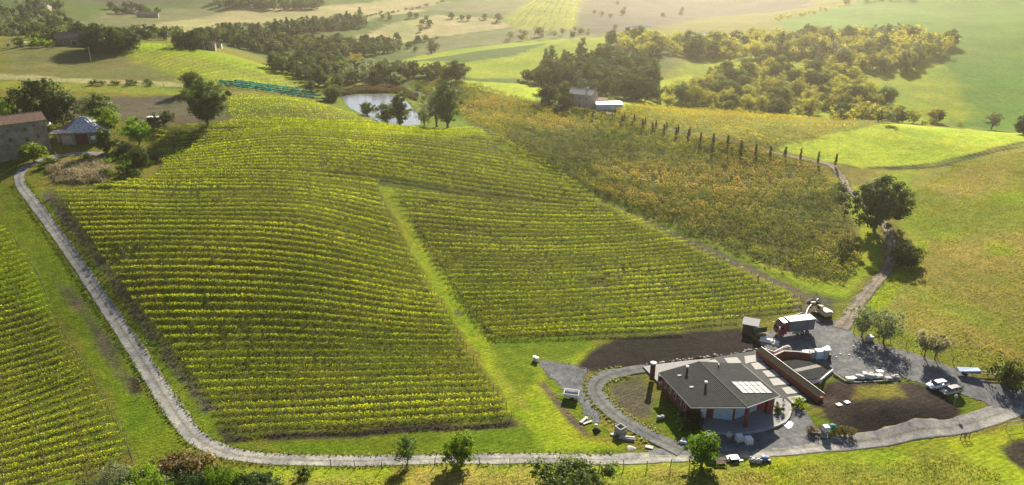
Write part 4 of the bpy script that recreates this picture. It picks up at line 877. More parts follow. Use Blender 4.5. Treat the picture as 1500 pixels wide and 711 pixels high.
M_GRY = leaf_mat('dry_grass', (.15, .19, .018), (.20, .23, .024), (.26, .25, .04), .4, .01, (1.25, 1.25, .6))
clumps('reed_patch', [(72,248),(85,240),(150,236),(165,250),(150,268),(80,268)], 1500, M_REED, 'pale dry reeds filling the round hollow below the barn', 1.3, .14, 6)
clumps('pond_reeds', [(486,137),(500,133),(560,130),(592,132),(604,140),(610,148),(598,142),(580,137),(530,137),(497,141)], 2200, M_RUSH, 'brown rushes along the far bank of the pond', 2.4, .3, 5)
clumps('meadow_grass', [(420,712),(520,702),(900,693),(1060,690),(1200,678),(1400,668),(1470,700),(1490,750),(300,760),(340,725)], 4500, M_GRY, 'long dry and green meadow grass along the bottom edge', .2, .16, 3, .8, .3)

def edge_tufts(name, pts, half, n, mat, label):
    Lp = px_line(pts, 1.0); T = np.gradient(Lp, axis=0); T /= np.hypot(T[:, 0], T[:, 1])[:, None] + 1e-9; Nn = np.stack([-T[:, 1], T[:, 0]], -1); rg = np.random.default_rng(n)
    k = rg.integers(0, len(Lp), n); sd_ = rg.choice([-1, 1], n); off = half + np.abs(rg.normal(0, .45, n)) - .25; P = Lp[k] + Nn[k] * (sd_ * off)[:, None] + rg.normal(0, .4, (n, 2)) * .5
    C_ = np.c_[P, hz(P[:, 0], P[:, 1]) + .12 + .16 * rg.random(n)]; V, Fq, T_ = leaf_cloud(C_, .3 + .3 * rg.random(n), rg, .6, .5, np.clip(rg.normal(.5, .22, n), 0, 1), np.array([0, 0, 1.0]))
    tag(link(name, np_mesh(name, V, Fq, mat, {'tone': ('FLOAT', T_)})), label, None, None, 'stuff')
edge_tufts('lane_edge_grass', [(900,672.5),(850,673),(700,673),(600,674),(500,676),(420,674),(360,669),(315,658),(283,638),(258,606),(232,566),(200,515),(160,455),(120,395),(85,345),(50,298),(29,268)], 1.75, 4500, M_GRS, 'grass creeping over both edges of the gravel lane')
edge_tufts('track_edge_grass', [(1243,466),(1258,444),(1280,418),(1302,390),(1307,362),(1301,338),(1288,320),(1268,300),(1243,278),(1236,264),(1222,246)], 1.35, 1800, M_GRS, 'grass creeping over the edges of the dirt track')
edge_tufts('loop_edge_grass', [(955,640),(918,620),(892,600),(874,578),(874,562),(890,551),(915,545)], 1.95, 900, M_GRY, 'sparse grass along the edges of the loop track')
clumps('pasture_grass', [(1300,400),(1345,345),(1310,300),(1400,240),(1560,215),(1600,560),(1430,545),(1320,512),(1258,488)], 9000, M_GRY, 'dry and green tussocks in the pasture right of the oak', .22, .26, 3, .8, .2)
# ---------------------------------------------------------------- building materials
M_STONE = surf_mat('old_rubble_stone', (.34, .29, .22), (.10, .085, .065), .95, .55, .1)
M_PLAS = surf_mat('pale_plaster', (.55, .50, .42), (.42, .37, .30), .9, .8, .02)
M_PINK = surf_mat('pink_plaster', (.55, .40, .32), (.42, .32, .26), .9, .8, .02)
M_RED = surf_mat('red_plaster', (.26, .065, .05), (.16, .042, .035), .85, .9, .01)
M_TILEB = surf_mat('brown_roof_tile', (.26, .17, .12), (.12, .085, .07), .95, 1.4, .04, spec=.08)
M_TILER = surf_mat('red_roof_tile', (.36, .16, .10), (.22, .10, .07), .9, 1.4, .04)
M_TILED = surf_mat('dark_grey_roof_tile', (.062, .067, .066), (.034, .037, .038), .95, 1.1, .03, spec=.06); M_TILEU = surf_mat('roof_underlay_gap_shade', (.03, .03, .03), (.02, .02, .02), .95, 2, .0)  # underlay near black so gaps between tile courses look shadowed
M_COPE = surf_mat('olive_brown_coping_tile', (.095, .08, .052), (.05, .045, .032), .95, 2.5, .03, spec=.05)
M_WHITE = surf_mat('white_paint', (.80, .79, .77), (.66, .65, .63), .6, 2, .004)
M_GREYP = surf_mat('grey_metal', (.34, .35, .36), (.24, .25, .26), .5, 2, .004, metal=.3)
M_TARP = surf_mat('silver_tarpaulin', (.62, .64, .70), (.09, .095, .11), .45, 1.5, .12, spec=.4)
M_DKWOOD = surf_mat('weathered_dark_wood', (.11, .08, .06), (.05, .04, .033), .9, 2, .02)
M_REDDOOR = surf_mat('dark_red_door', (.13, .03, .025), (.08, .02, .018), .8, 2, .01)
M_CONC = surf_mat('concrete', (.42, .40, .37), (.30, .29, .27), .9, 1.5, .01)
M_PAVE = surf_mat('stone_paving', (.30, .295, .285), (.19, .19, .185), .9, 3.5, .02)
M_PAVED = surf_mat('dark_paving', (.055, .056, .056), (.035, .036, .036), .9, 2.5, .01)
M_WGRAV = surf_mat('white_gravel', (.46, .45, .42), (.24, .235, .22), .95, 6, .06)
M_SOLAR = surf_mat('solar_glass', (.27, .265, .27), (.21, .205, .215), .6, .4, .0, spec=.25)
M_BLUEW = surf_mat('pale_blue_sheet_metal', (.45, .52, .62), (.36, .42, .50), .6, 1, .01)
M_BLUE = surf_mat('blue_tarpaulin', (.10, .20, .42), (.05, .10, .22), .5, 2, .05)
M_GREEN = surf_mat('dark_green_cloth', (.02, .07, .045), (.012, .04, .03), .8, 2, .02)
M_GREENB = surf_mat('green_umbrella_cloth', (.02, .22, .15), (.015, .15, .11), .7, 2, .02)
M_BLACK = surf_mat('black_rubber', (.03, .03, .032), (.02, .02, .02), .7, 4, .005)
M_WOODP = surf_mat('pallet_wood', (.42, .33, .22), (.26, .20, .14), .9, 4, .01)
M_CREAM = surf_mat('cream_machine_paint', (.55, .40, .20), (.40, .29, .15), .55, 2, .005)
M_BRICKD = surf_mat('dark_cap', (.17, .17, .165), (.11, .11, .11), .9, 3, .01)
M_BRICKG = surf_mat('grey_block', (.38, .37, .36), (.27, .26, .26), .9, 4, .02)
m, nt, out = new_mat('window_glass'); b = N(nt, 'ShaderNodeBsdfPrincipled'); b.inputs['Base Color'].default_value = (.02, .025, .03, 1); b.inputs['Roughness'].default_value = .08; b.inputs['Specular IOR Level'].default_value = .8
nt.links.new(b.outputs[0], out.inputs[0]); M_GLASS = m
def quad_pt(a, b, c, d, s, t):
    """a-b along s at t=0, d-c along s at t=1"""
    return (a * (1 - s) + b * s) * (1 - t) + (d * (1 - s) + c * s) * t
def roof_courses(parent, a, b, c, d, n, mat, thick=.05, name='tile_course', jag=0.0, seg=1, lap=1.12):
    """overlapping tile courses between eave a-b and ridge d-c"""
    a, b, c, d = map(Vector, (a, b, c, d)); nrm = (b - a).cross(d - a).normalized()
    if nrm.z < 0: nrm = -nrm
    for k in range(n):
        t0, t1 = k / n, min(1, (k + lap) / n); mb = MB(); vs = []; fs = []
        for i in range(seg + 1):
            s = i / seg; j = (random.random() - .5) * jag
            p0 = quad_pt(a, b, c, d, s, t0) + nrm * j; p1 = quad_pt(a, b, c, d, s, t1) + nrm * j * .5
            vs += [p0, p0 + nrm * (thick + .035), p1 + nrm * .012, p1]
        for i in range(seg):
            o_ = i * 4; q = o_ + 4
            fs += [(o_, q, q + 1, o_ + 1), (o_ + 1, q + 1, q + 2, o_ + 2), (o_ + 3, o_ + 2, q + 2, q + 3)]
        fs += [(0, 1, 2, 3), (seg * 4 + 3, seg * 4 + 2, seg * 4 + 1, seg * 4)]
        mb.add(vs, fs); mb.build(name, mat, parent)
def opening(root, face, w, d, x, z, ow, oh, kind='window', mat=None, frame=M_WHITE, t=.08):
    """a window or door standing in a wall face of a w x d box (origin at centre)"""
    tr = {'f': Matrix.Translation((0, -d / 2, 0)), 'b': Matrix.Translation((0, d / 2, 0)) @ Matrix.Rotation(math.pi, 4, 'Z'),
          'r': Matrix.Translation((w / 2, 0, 0)) @ Matrix.Rotation(math.pi / 2, 4, 'Z'), 'l': Matrix.Translation((-w / 2, 0, 0)) @ Matrix.Rotation(-math.pi / 2, 4, 'Z')}[face]
    mb = MB(); f = .09
    mb.box(x - ow / 2 - f, -t, z - f, x - ow / 2, .02, z + oh + f, tr); mb.box(x + ow / 2, -t, z - f, x + ow / 2 + f, .02, z + oh + f, tr)
    mb.box(x - ow / 2, -t, z + oh, x + ow / 2, .02, z + oh + f, tr)
    if kind == 'window': mb.box(x - ow / 2, -t - .05, z - f, x + ow / 2, .02, z, tr)
    fr = mb.build(kind, frame, root)
    mb = MB(); mb.box(x - ow / 2, -.035, z, x + ow / 2, -.01, z + oh, tr); mb.build('pane' if kind == 'window' else 'leaf', mat or M_GLASS, fr)
    return fr
def gable_house(name, label, cat, loc, rz, w, d, h, rh, wall, roof, opens=(), over=.4, group=None, courses=8, z0=-1.5, hipl=0, chim=None, frame=M_WHITE):
    r = thing(name, label, cat, loc, rz, group)
    mb = MB(); mb.box(-w / 2, -d / 2, z0, w / 2, d / 2, h)
    mb.add([(-w / 2, -d / 2, h), (-w / 2, d / 2, h), (-w / 2, 0, h + rh - .02), (w / 2, -d / 2, h), (w / 2, d / 2, h), (w / 2, 0, h + rh - .02)], [(0, 1, 2), (3, 5, 4), (0, 2, 5, 3), (1, 4, 5, 2)])
    mb.build('wall', wall, r)
    rr_ = empty('roof'); rr_.parent = r
    sl = rh / (d / 2); e = over; x0, x1 = -w / 2 - e, w / 2 + e; ze = h - sl * e + .03; zr = h + rh + .03
    roof_courses(rr_, (x0, -d / 2 - e, ze), (x1, -d / 2 - e, ze), (x1 - hipl, 0, zr), (x0 + hipl, 0, zr), courses, roof, jag=.03, seg=5)
    roof_courses(rr_, (x1, d / 2 + e, ze), (x0, d / 2 + e, ze), (x0 + hipl, 0, zr), (x1 - hipl, 0, zr), courses, roof, jag=.03, seg=5)
    mb = MB(); mb.tube([(x0 + hipl, 0, zr + .04), (x1 - hipl, 0, zr + .04)], .13, 6); mb.build('ridge', roof, rr_)
    for o_ in opens:
        opening(r, o_[0], w, d, *o_[1:5], *(o_[5:]), frame=frame)
    if chim:
        cx, cy = chim; mb = MB(); mb.box(cx - .35, cy - .3, h, cx + .35, cy + .3, h + rh + .9); c_ = mb.build('chimney', wall, r)
        mb = MB(); mb.box(cx - .45, cy - .4, h + rh + .9, cx + .45, cy + .4, h + rh + 1.02); mb.build('cap', roof, c_)
    return r

# ---------------------------------------------------------------- stone tower house
_c0 = at(77, 223); _a = R(44); _w, _d = 17, 9; p = Vector((_c0.x - math.cos(_a) * _w / 2 - math.sin(_a) * _d / 2, _c0.y - math.sin(_a) * _w / 2 + math.cos(_a) * _d / 2, _c0.z - .2)); th = gable_house('stone_house', 'tall old stone tower house with brown tiled roof at the left edge', 'house', tuple(p), _a, 17, 9, 11.4, 1.9, M_STONE, M_TILEB,
    [('f', 2.2, 4.9, .9, 1.25, 'window'), ('f', 6.6, 1.6, .9, 1.2, 'window'), ('f', 5.5, 5.6, .7, .9, 'window'), ('f', -2.4, 5.6, .9, 1.2, 'window'), ('f', -.5, 0, 1.5, 2.3, 'door', M_DKWOOD), ('f', 5.0, 9.6, .5, .5, 'window'), ('f', -2.5, 8.6, .8, 1.1, 'window'), ('f', 2.4, 8.4, .8, 1.1, 'window'), ('r', 0, 5, .9, 1.2, 'window'), ('r', 2, 1.6, .9, 1.2, 'window')], courses=12, chim=(3.2, 1.4), frame=M_STONE)
rg_ = random.Random(5)
for i in range(120):   # stones that stand proud of the rubble face
    X = rg_.uniform(-8, 8); Z = rg_.uniform(.2, 11.0); W_ = rg_.uniform(.35, .9); Hh = rg_.uniform(.2, .42)
    if any(abs(X - a) < w_ / 2 + .7 and z_ - .6 < Z < z_ + h_ + .3 for a, z_, w_, h_ in ((2.2, 4.9, .9, 1.25), (6.6, 1.6, .9, 1.2), (5.5, 5.6, .7, .9), (-2.4, 5.6, .9, 1.2), (-.5, 0, 1.5, 2.3), (5, 9.6, .5, .5), (-2.5, 8.6, .8, 1.1), (2.4, 8.4, .8, 1.1))): continue
    mb = MB(); t = rg_.uniform(.02, .07); x0, x1 = max(-8.2, X - W_ / 2), min(8.2, X + W_ / 2)
    mb.box(x0, -4.5 - t, Z, x1, -4.49, min(11.3, Z + Hh)); mb.build('stone', M_STONE, th)
p = at(4, 232); gable_house('stone_lean_to', 'low stone outbuilding in front of the tower house at the left edge', 'outbuilding', (p.x - 4, p.y + 1, p.z), R(13), 8, 5, 2.6, .9, M_STONE, M_TILEB, [('f', 1.5, .9, .8, .8, 'window')], courses=6, frame=M_STONE)
p = at(27, 200); wh = thing('white_outbuilding', 'small white flat roofed building behind the tower house', 'outbuilding', (p.x, p.y + 14, float(hz(p.x, p.y + 14))), R(8))
mb = MB(); mb.box(-2.6, -2, -2, 2.6, 2, 5.0); mb.build('wall', M_WHITE, wh); mb = MB(); mb.box(-3, -2.4, 5.003, 3, 2.4, 5.25); mb.build('roof', M_TILER, wh)
opening(wh, 'f', 5.2, 4, -.8, 3.2, .8, .9)
# ---------------------------------------------------------------- barn
pa, pb = at(87, 213), at(146, 210)
bw = (pb - pa).length + .6; ang = math.atan2(pb.y - pa.y, pb.x - pa.x); bd = 12; mid = (pa + pb) / 2; cx = mid.x - math.sin(ang) * bd / 2; cy = mid.y + math.cos(ang) * bd / 2
barn = thing('barn', 'stone barn with hipped roof half covered in silvery tarpaulin', 'barn', (cx, cy, min(pa.z, pb.z) - .1), ang)
mb = MB(); h = 4.3
mb.box(-bw / 2, -bd / 2 + .4, -1, bw / 2, bd / 2, h); mb.build('wall', M_STONE, barn)
for x0, x1 in ((-bw / 2, -bw / 2 + .8), (-bw / 2 + 5.1, -bw / 2 + 5.8), (-bw / 2 + 10.0, -bw / 2 + 10.7), (bw / 2 - .7, bw / 2)):
    mb = MB(); mb.box(x0, -bd / 2 - .1, -1, x1, -bd / 2 + .39, h); mb.build('pillar', M_STONE, barn)
opening(barn, 'f', bw, bd - .8, -bw / 2 + 2.95, 0, 3.6, 3.4, 'door', M_GREYP, frame=M_DKWOOD); opening(barn, 'f', bw, bd - .8, -bw / 2 + 7.9, 0, 3.7, 3.5, 'door', M_REDDOOR, frame=M_DKWOOD)
opening(barn, 'f', bw, bd - .8, bw / 2 - 2.2, 1.6, 2.4, 1.3, 'window', M_WHITE, frame=M_STONE)
e = .9; x0, x1, y0, y1 = -bw / 2 - 2.4, bw / 2 + 1.4, -bd / 2 - e, bd / 2 + e; ze = h - .1; ap = Vector((-.6, .3, h + 4.4)); ap2 = Vector((.3, .3, h + 4.4))
rf = empty('roof'); rf.parent = barn
C4 = [Vector((x0, y0, ze)), Vector((x1, y0, ze)), Vector((x1, y1, ze)), Vector((x0, y1, ze))]
roof_courses(rf, C4[0], C4[1], ap2, ap, 12, M_TILEB, jag=.09, seg=8); roof_courses(rf, C4[1], C4[2], ap2, ap2, 12, M_TILEB, jag=.09, seg=5)
roof_courses(rf, C4[2], C4[3], ap, ap2, 12, M_TILEB, jag=.05, seg=5); roof_courses(rf, C4[3], C4[0], ap, ap, 12, M_TILEB, jag=.05, seg=5)
def tarp(a, b, c, d, ns, nt_, s0, s1, lab, amp=.16):
    mb = MB(); vs = []; nrm = (Vector(b) - Vector(a)).cross(Vector(d) - Vector(a)).normalized(); nrm = nrm if nrm.z > 0 else -nrm; rr2 = random.Random(3)
    for i in range(ns + 1):
        for j in range(nt_ + 1):
            s = s0 + (s1 - s0) * i / ns; t = j / nt_ * .97; vs.append(quad_pt(Vector(a), Vector(b), Vector(c), Vector(d), min(1, max(0, s + (rr2.random() - .5) * .02)), t) + nrm * (.12 + amp * rr2.random() + amp * .8 * math.sin(i * 1.7 + j * .9)))
    fs = [(i * (nt_ + 1) + j, (i + 1) * (nt_ + 1) + j, (i + 1) * (nt_ + 1) + j + 1, i * (nt_ + 1) + j + 1) for i in range(ns) for j in range(nt_)]
    mb.add(vs, fs); o = mb.build('tarpaulin', M_TARP, rf); return o
tarp(C4[0], C4[1], ap2, ap, 22, 9, .28, 1.0, ''); tarp(C4[1], C4[2], ap2, ap2, 12, 9, 0, .9, ''); tarp(C4[0], C4[1], quad_pt(C4[0], C4[1], ap2, ap, .3, .22), quad_pt(C4[0], C4[1], ap2, ap, 0, .2), 14, 2, .02, .9, '')
# ---------------------------------------------------------------- farmhouse, shed and far houses
p = at(855, 158); gable_house('pink_farmhouse', 'two storey pink and grey farmhouse with low gabled roof above the cypress avenue', 'house', (p.x, p.y + 4, p.z), R(-28), 12, 8.5, 6.6, 1.8, M_PINK, M_CONC,  # roof in a pale tone: its reflected light put into the colour
    [('f', -3.6, 3.9, .8, 1.2, 'window'), ('f', 0, 3.9, .8, 1.2, 'window'), ('f', 3.6, 3.9, .8, 1.2, 'window'), ('f', -3.6, 1, .8, 1.2, 'window'), ('f', 0, 0, 1, 2.1, 'door', M_DKWOOD), ('f', 3.6, 1, .8, 1.2, 'window'), ('r', -2, 3.9, .8, 1.2, 'window'), ('r', 2, 3.9, .8, 1.2, 'window'), ('r', 0, 0, 1.2, 2.1, 'door', M_DKWOOD), ('l', 0, 3.9, .8, 1.2, 'window')], courses=8, chim=(2, .8), over=.5)
p = at(892, 161); sh = thing('blue_shed', 'long low pale blue sheet metal shed right of the farmhouse', 'shed', (p.x, p.y + 2, p.z), R(5))
mb = MB(); mb.prism([(-6.3, -2.3), (6.3, -2.3), (6.3, 2.3), (-6.3, 2.3)], -1.5, [2.6, 2.6, 3.2, 3.2]); mb.build('wall', M_BLUEW, sh)
roof_courses(sh, (-6.6, -2.6, 2.62), (6.6, -2.6, 2.62), (6.6, 2.6, 3.3), (-6.6, 2.6, 3.3), 5, M_GREYP, name='roof_sheet'); opening(sh, 'f', 12.6, 4.6, 1.5, 0, 2.2, 2.1, 'door', M_WHITE, frame=M_GREYP)
p = at(887, 157); cr = thing('wooden_carport', 'open timber carport between the farmhouse and the pale blue shed', 'carport', (p.x - 1, p.y + 5, p.z), R(-20))
for x_, y_ in ((-2, -2), (2, -2), (-2, 2), (2, 2)): mb = MB(); mb.box(x_ - .1, y_ - .1, -.5, x_ + .1, y_ + .1, 2.6); mb.build('post', M_DKWOOD, cr)
mb = MB(); mb.prism([(-2.6, -2.6), (2.6, -2.6), (2.6, 2.6), (-2.6, 2.6)], [2.6, 2.6, 3.2, 3.2], [2.75, 2.75, 3.35, 3.35]); mb.build('roof', M_TILEB, cr)
p = at(102, 66); gable_house('brown_farm_building', 'brown gabled farm building below the trees at the upper left', 'farm building', (p.x, p.y + 4, p.z), R(14), 15, 10, 4.2, 2.8, M_TILEB, M_TILEB, [('f', -3, 1, 1.2, 1.3, 'window'), ('f', 2, 0, 2.6, 2.6, 'door', M_DKWOOD), ('r', 0, 0, 2.4, 2.6, 'door', M_DKWOOD)], courses=9)
p = at(127, 68); gable_house('brown_farm_wing', 'lower brown wing right of the upper left farm building', 'farm building', (p.x, p.y + 3, p.z), R(5), 12, 6, 2.8, 1.5, M_TILEB, M_TILEB, [('f', 0, 0, 2, 2.2, 'door', M_DKWOOD)], courses=6)
for (u, v, w, d, h, rh, wm, rm, lab) in [(193, 19, 9, 8, 5, 2, M_PLAS, M_TILER, 'small pale far cottage with red roof, left of two at the top'), (216, 26, 22, 8, 4, 2, M_STONE, M_TILEB, 'long low stone farm right of the far cottage'),
    (304, 73, 9, 6, 3.6, 1.4, M_STONE, M_TILER, 'stone cottage with reddish roof beside trees on the left slope'), (318, 70, 5, 4, 2.6, 1, M_WHITE, M_TILEB, 'small white outbuilding right of the stone cottage'), (468, 70, 9, 7, 3.6, 1.6, M_WHITE, M_GREYP, 'white roofed house among the dark valley trees'),
    (938, 52, 18, 10, 6, 2.4, M_STONE, M_GREYP, 'grey hazy farm building among the ridge trees'), (1031, 56, 7, 5, 3, 1.2, M_WHITE, M_WHITE, 'small white building glinting among the ridge trees'), (62, 18, 14, 10, 6, 2.4, M_PLAS, M_TILER, 'pale house hidden in the top left wood'), (374, 12, 10, 8, 5, 2, M_PLAS, M_TILED, 'far house at the end of the farthest wood')]:
    p = at(u, v); gable_house('far_house', lab, 'house', (p.x, p.y + 2, p.z), R(random.uniform(-20, 20)), w, d, h, rh, wm, rm, [('f', -w * .28, h * .5, .9, 1.2, 'window'), ('f', w * .28, h * .5, .9, 1.2, 'window'), ('f', 0, 0, 1.1, 2.1, 'door', M_DKWOOD)], courses=4)

# ---------------------------------------------------------------- winery
Z0 = 0.35
A_, F_ = at_z(964.5, 545.8, 3.9), at_z(1012.3, 597.5, 3.9); B_, E_ = at_z(1023.6, 529.5, 5.3), at_z(1094.5, 597.5, 5.3); C_r, D_r = at_z(1086.5, 533, 4.3), at_z(1142.8, 580, 4.3)
win = thing('winery', 'modern low red winery building with dark tiled roof and solar panels', 'building', ((A_.x + D_r.x) / 2, (A_.y + D_r.y) / 2, 0))
o_ = win.location.copy(); lc = lambda p: Vector((p.x - o_.x, p.y - o_.y, p.z))
A_, B_, C_r, D_r, E_, F_ = map(lc, (A_, B_, C_r, D_r, E_, F_))
mb = MB(); low = .22
top = [A_, F_, E_, B_]; mb.add([v for v in top] + [v - Vector((0, 0, low)) for v in top], [(0, 1, 2, 3), (7, 6, 5, 4), (0, 4, 5, 1), (1, 5, 6, 2), (2, 6, 7, 3), (3, 7, 4, 0)])
top = [B_, E_, D_r, C_r]; mb.add([v for v in top] + [v - Vector((0, 0, low)) for v in top], [(0, 1, 2, 3), (7, 6, 5, 4), (0, 4, 5, 1), (1, 5, 6, 2), (2, 6, 7, 3), (3, 7, 4, 0)])
roof = mb.build('roof', M_TILEU, win)
def inset(a, b, c, d, q): return [quad_pt(a, b, c, d, s, t) + Vector((0, 0, .012)) for s, t in ((q, q), (1 - q, q), (1 - q, 1 - q), (q, 1 - q))]
q = inset(A_, F_, E_, B_, .012); roof_courses(roof, q[0], q[1], q[2], q[3], 26, M_TILED, .05, jag=.02, seg=1, lap=.80)
q = inset(D_r, C_r, B_, E_, .012); roof_courses(roof, q[0], q[1], q[2], q[3], 34, M_TILED, .02, seg=1, lap=.93)
mb = MB()
for a, b in ((A_, F_), (F_, E_), (E_, D_r), (D_r, C_r)): mb.tube([a - Vector((0, 0, .08)), b - Vector((0, 0, .08))], .11, 6)
mb.build('gutter', M_CONC, win)
mb = MB(); mb.tube([B_ + Vector((0, 0, .09)), E_ + Vector((0, 0, .09))], .09, 6); mb.build('ridge_cap', M_BRICKD, roof)
# skylights, vents
def on_left(s, t): return quad_pt(A_, F_, E_, B_, s, t)
def on_px(u, v, zz, pl):
    """roof point under photo pixel: iterate along sight line onto the roof plane"""
    a, b, c = pl; n = (b - a).cross(c - a); n.normalize(); ox, oy, oz = px_dir(u, v); dd = Vector((float(ox), float(oy), float(oz))); cam_ = Vector((-o_.x, -o_.y, CAM_H)); t = (a - cam_).dot(n) / dd.dot(n); return cam_ + dd * t, n if n.z > 0 else -n
PL, PR = (A_, F_, E_), (B_, E_, D_r)
def slab_on(pl, pts, th, name, mat, parent, lift=.06):
    P = []; 
    for u, v in pts: p_, n_ = on_px(u, v, 0, pl); P.append(p_ + n_ * lift)
    k = len(P); mb = MB(); mb.add(P + [p_ + n_ * th for p_ in P], [tuple(range(k))[::-1], tuple(range(k, 2 * k))] + [(i, (i + 1) % k, k + (i + 1) % k, k + i) for i in range(k)]); return mb.build(name, mat, parent)
slab_on(PL, [(992,550.2),(997,549.7),(998.6,551.6),(993.5,552.2)], .12, 'skylight', M_SOLAR, win); slab_on(PL, [(1009.5,567),(1015,566.4),(1016.6,568.6),(1011,569.3)], .12, 'skylight', M_SOLAR, win)
sol = empty('solar_array'); sol.parent = win
SC = [(1070.5, 560.2), (1113.2, 560.2), (1131.8, 577), (1088, 577)]
for i in range(5):
    for j in range(3):
        g_ = .013; f = lambda s, t: tuple((SC[0][k] * (1 - s) + SC[1][k] * s) * (1 - t) + (SC[3][k] * (1 - s) + SC[2][k] * s) * t for k in (0, 1))
        slab_on(PR, [f(i / 5 + g_, j / 3 + g_), f((i + 1) / 5 - g_, j / 3 + g_), f((i + 1) / 5 - g_, (j + 1) / 3 - g_), f(i / 5 + g_, (j + 1) / 3 - g_)], .05, 'solar_panel', M_SOLAR, sol, .12)
for (u, v, pl, s_) in ((1006.5, 543.5, PL, 1), (1033.5, 566.5, PL, 1), (1052.5, 537.5, PR, .55)):
    p_, n_ = on_px(u, v, 0, pl); mb = MB(); mb.lathe([(.22 * s_, -.2), (.22 * s_, .75 * s_)], 10, (0, 0)); vt = mb.build('chimney', M_RED, win, p_)
    mb = MB(); mb.lathe([(.12 * s_, .75 * s_), (.14 * s_, .95 * s_), (.36 * s_, 1.0 * s_), (.30 * s_, 1.18 * s_), (.05, 1.25 * s_)], 10); mb.build('cowl', M_WHITE, vt)
# walls, set in under the eaves
def mix3(a, b, t): return a * (1 - t) + b * t
def wall(p, q, z0, z1, th, name, mat, z1b=None):
    p, q = Vector((p[0], p[1], 0)), Vector((q[0], q[1], 0)); d = (q - p).normalized(); n_ = Vector((-d.y, d.x, 0)) * th
    mb = MB(); mb.prism([tuple(p)[:2], tuple(q)[:2], tuple(q + n_)[:2], tuple(p + n_)[:2]], z0, [z1, z1b or z1, z1b or z1, z1]); return mb.build(name, mat, win)
ex = (D_r - A_); ex.z = 0; ex.normalize()
a0 = quad_pt(A_, F_, E_, B_, .03, .09); f0 = quad_pt(A_, F_, E_, B_, .80, .07); c0 = quad_pt(D_r, C_r, B_, E_, .96, .06); d0 = quad_pt(D_r, C_r, B_, E_, .22, .07); b0 = quad_pt(A_, F_, E_, B_, .03, .98); e0 = quad_pt(A_, F_, E_, B_, .82, .96)
wall(a0, f0, -1, 3.75, .3, 'wall', M_RED); wall(f0, e0, -1, 3.85, .3, 'wall', M_RED, 5.0); wall(e0, d0, -1, 5.0, .3, 'wall', M_RED, 4.0); wall(d0, c0, -1, 4.0, .3, 'wall', M_RED); wall(c0, b0, -1, 4.1, .3, 'wall', M_RED, 5.0); wall(b0, a0, -1, 5.0, .3, 'wall', M_RED, 3.8)
def on_wall(p, q, s0, s1, z0, z1, name, mat, out_=.04, fr=None):
    p, q = Vector((p[0], p[1], 0)), Vector((q[0], q[1], 0)); d = (q - p).normalized(); L_ = (q - p).length; n_ = Vector((d.y, -d.x, 0))
    a, b = p + d * L_ * s0, p + d * L_ * s1; mb = MB(); mb.prism([tuple(a + n_ * out_)[:2], tuple(b + n_ * out_)[:2], tuple(b - n_ * .02)[:2], tuple(a - n_ * .02)[:2]], z0, z1); o = mb.build(name, mat, win)
    if fr:
        mb = MB(); mb.prism([tuple(a + n_ * (out_ + .02) - d * -.08)[:2], tuple(b + n_ * (out_ + .02) - d * .08)[:2], tuple(b + n_ * (out_ - .005) - d * .08)[:2], tuple(a + n_ * (out_ - .005) + d * .08)[:2]], z0 + .08, z1 - .08); mb.build('pane', fr, o)
    return o
on_wall(f0, e0, .30, .42, Z0, 3.0, 'door', M_WHITE); on_wall(f0, e0, .58, .98, Z0 + .1, 3.1, 'window', M_WHITE, .05, M_BLUEW)
for s in (.1, .3, .5, .7, .88): on_wall(a0, f0, s, s + .08, 1.2, 2.5, 'window', M_WHITE, .05, M_GLASS)
on_wall(e0, d0, .05, .70, Z0 + .1, 3.2, 'window', M_WHITE, .05, M_BLUEW)
cp = lc(at_z(1091.5, 624.5, Z0)); mb = MB(); mb.lathe([(.42, 0), (.42, 4.9 - Z0)], 14); mb.build('column', M_RED, win, (cp.x, cp.y, Z0), smooth=True)
pp_ = lc(at_z(1126, 604, Z0)); mb = MB(); mb.box(-.75, -.3, -.4, .75, .5, 3.9); mb.build('pier', M_RED, win, (pp_.x, pp_.y, 0), R(20))
pp_ = lc(at_z(1021, 611, Z0)); mb = MB(); mb.box(-.3, -.3, -.4, .3, .3, 3.6); mb.build('pier', M_RED, win, (pp_.x, pp_.y, 0))
# terrace
def flat_thing(name, label, cat, px, z, th, mat, kind=None):
    P = [at_z(u, v, z) for u, v in px]
    if sum(a.x * b.y - b.x * a.y for a, b in zip(P, P[1:] + P[:1])) < 0: P = P[::-1]
    mb = MB(); mb.prism([(p.x, p.y) for p in P], z - th, z); o = mb.build(name, mat); tag(o, label, cat, None, kind); return o
arc = [(1024,612),(1026,622),(1034,629),(1046,633),(1060,635.3),(1075,636),(1090,635),(1106,632.5),(1124,628.5),(1140,623.5),(1151,618),(1157,611),(1160,601),(1158,592),(1150,585),(1140,582),(1120,590),(1060,595),(1025,600)]
ter = flat_thing('terrace', '', None, arc, Z0, 1.0, M_PAVE, 'structure'); tag(ter, 'curved stone terrace in front of the red winery', None, None, 'structure')
P = [at_z(u, v, Z0) for u, v in arc[:14]]; mb = MB()
for a, b in zip(P[:-1], P[1:]):
    d = (b - a).normalized(); n_ = Vector((d.y, -d.x, 0)) * .02; w_ = Vector((-d.y, d.x, 0)) * .3; a2 = a; mb.prism([tuple(a + n_)[:2], tuple(b + n_)[:2], tuple(b + w_)[:2], tuple(a + w_)[:2]], Z0 - .9, Z0 + .03)
ke = mb.build('kerb', M_CONC, ter)
flat_thing('side_terrace', 'pale paved terrace behind the left end of the winery', None, [(941.5,536.5),(966,562),(985,556),(1030,536),(1042,525),(1000,529)], Z0, .9, M_PAVE, 'structure')
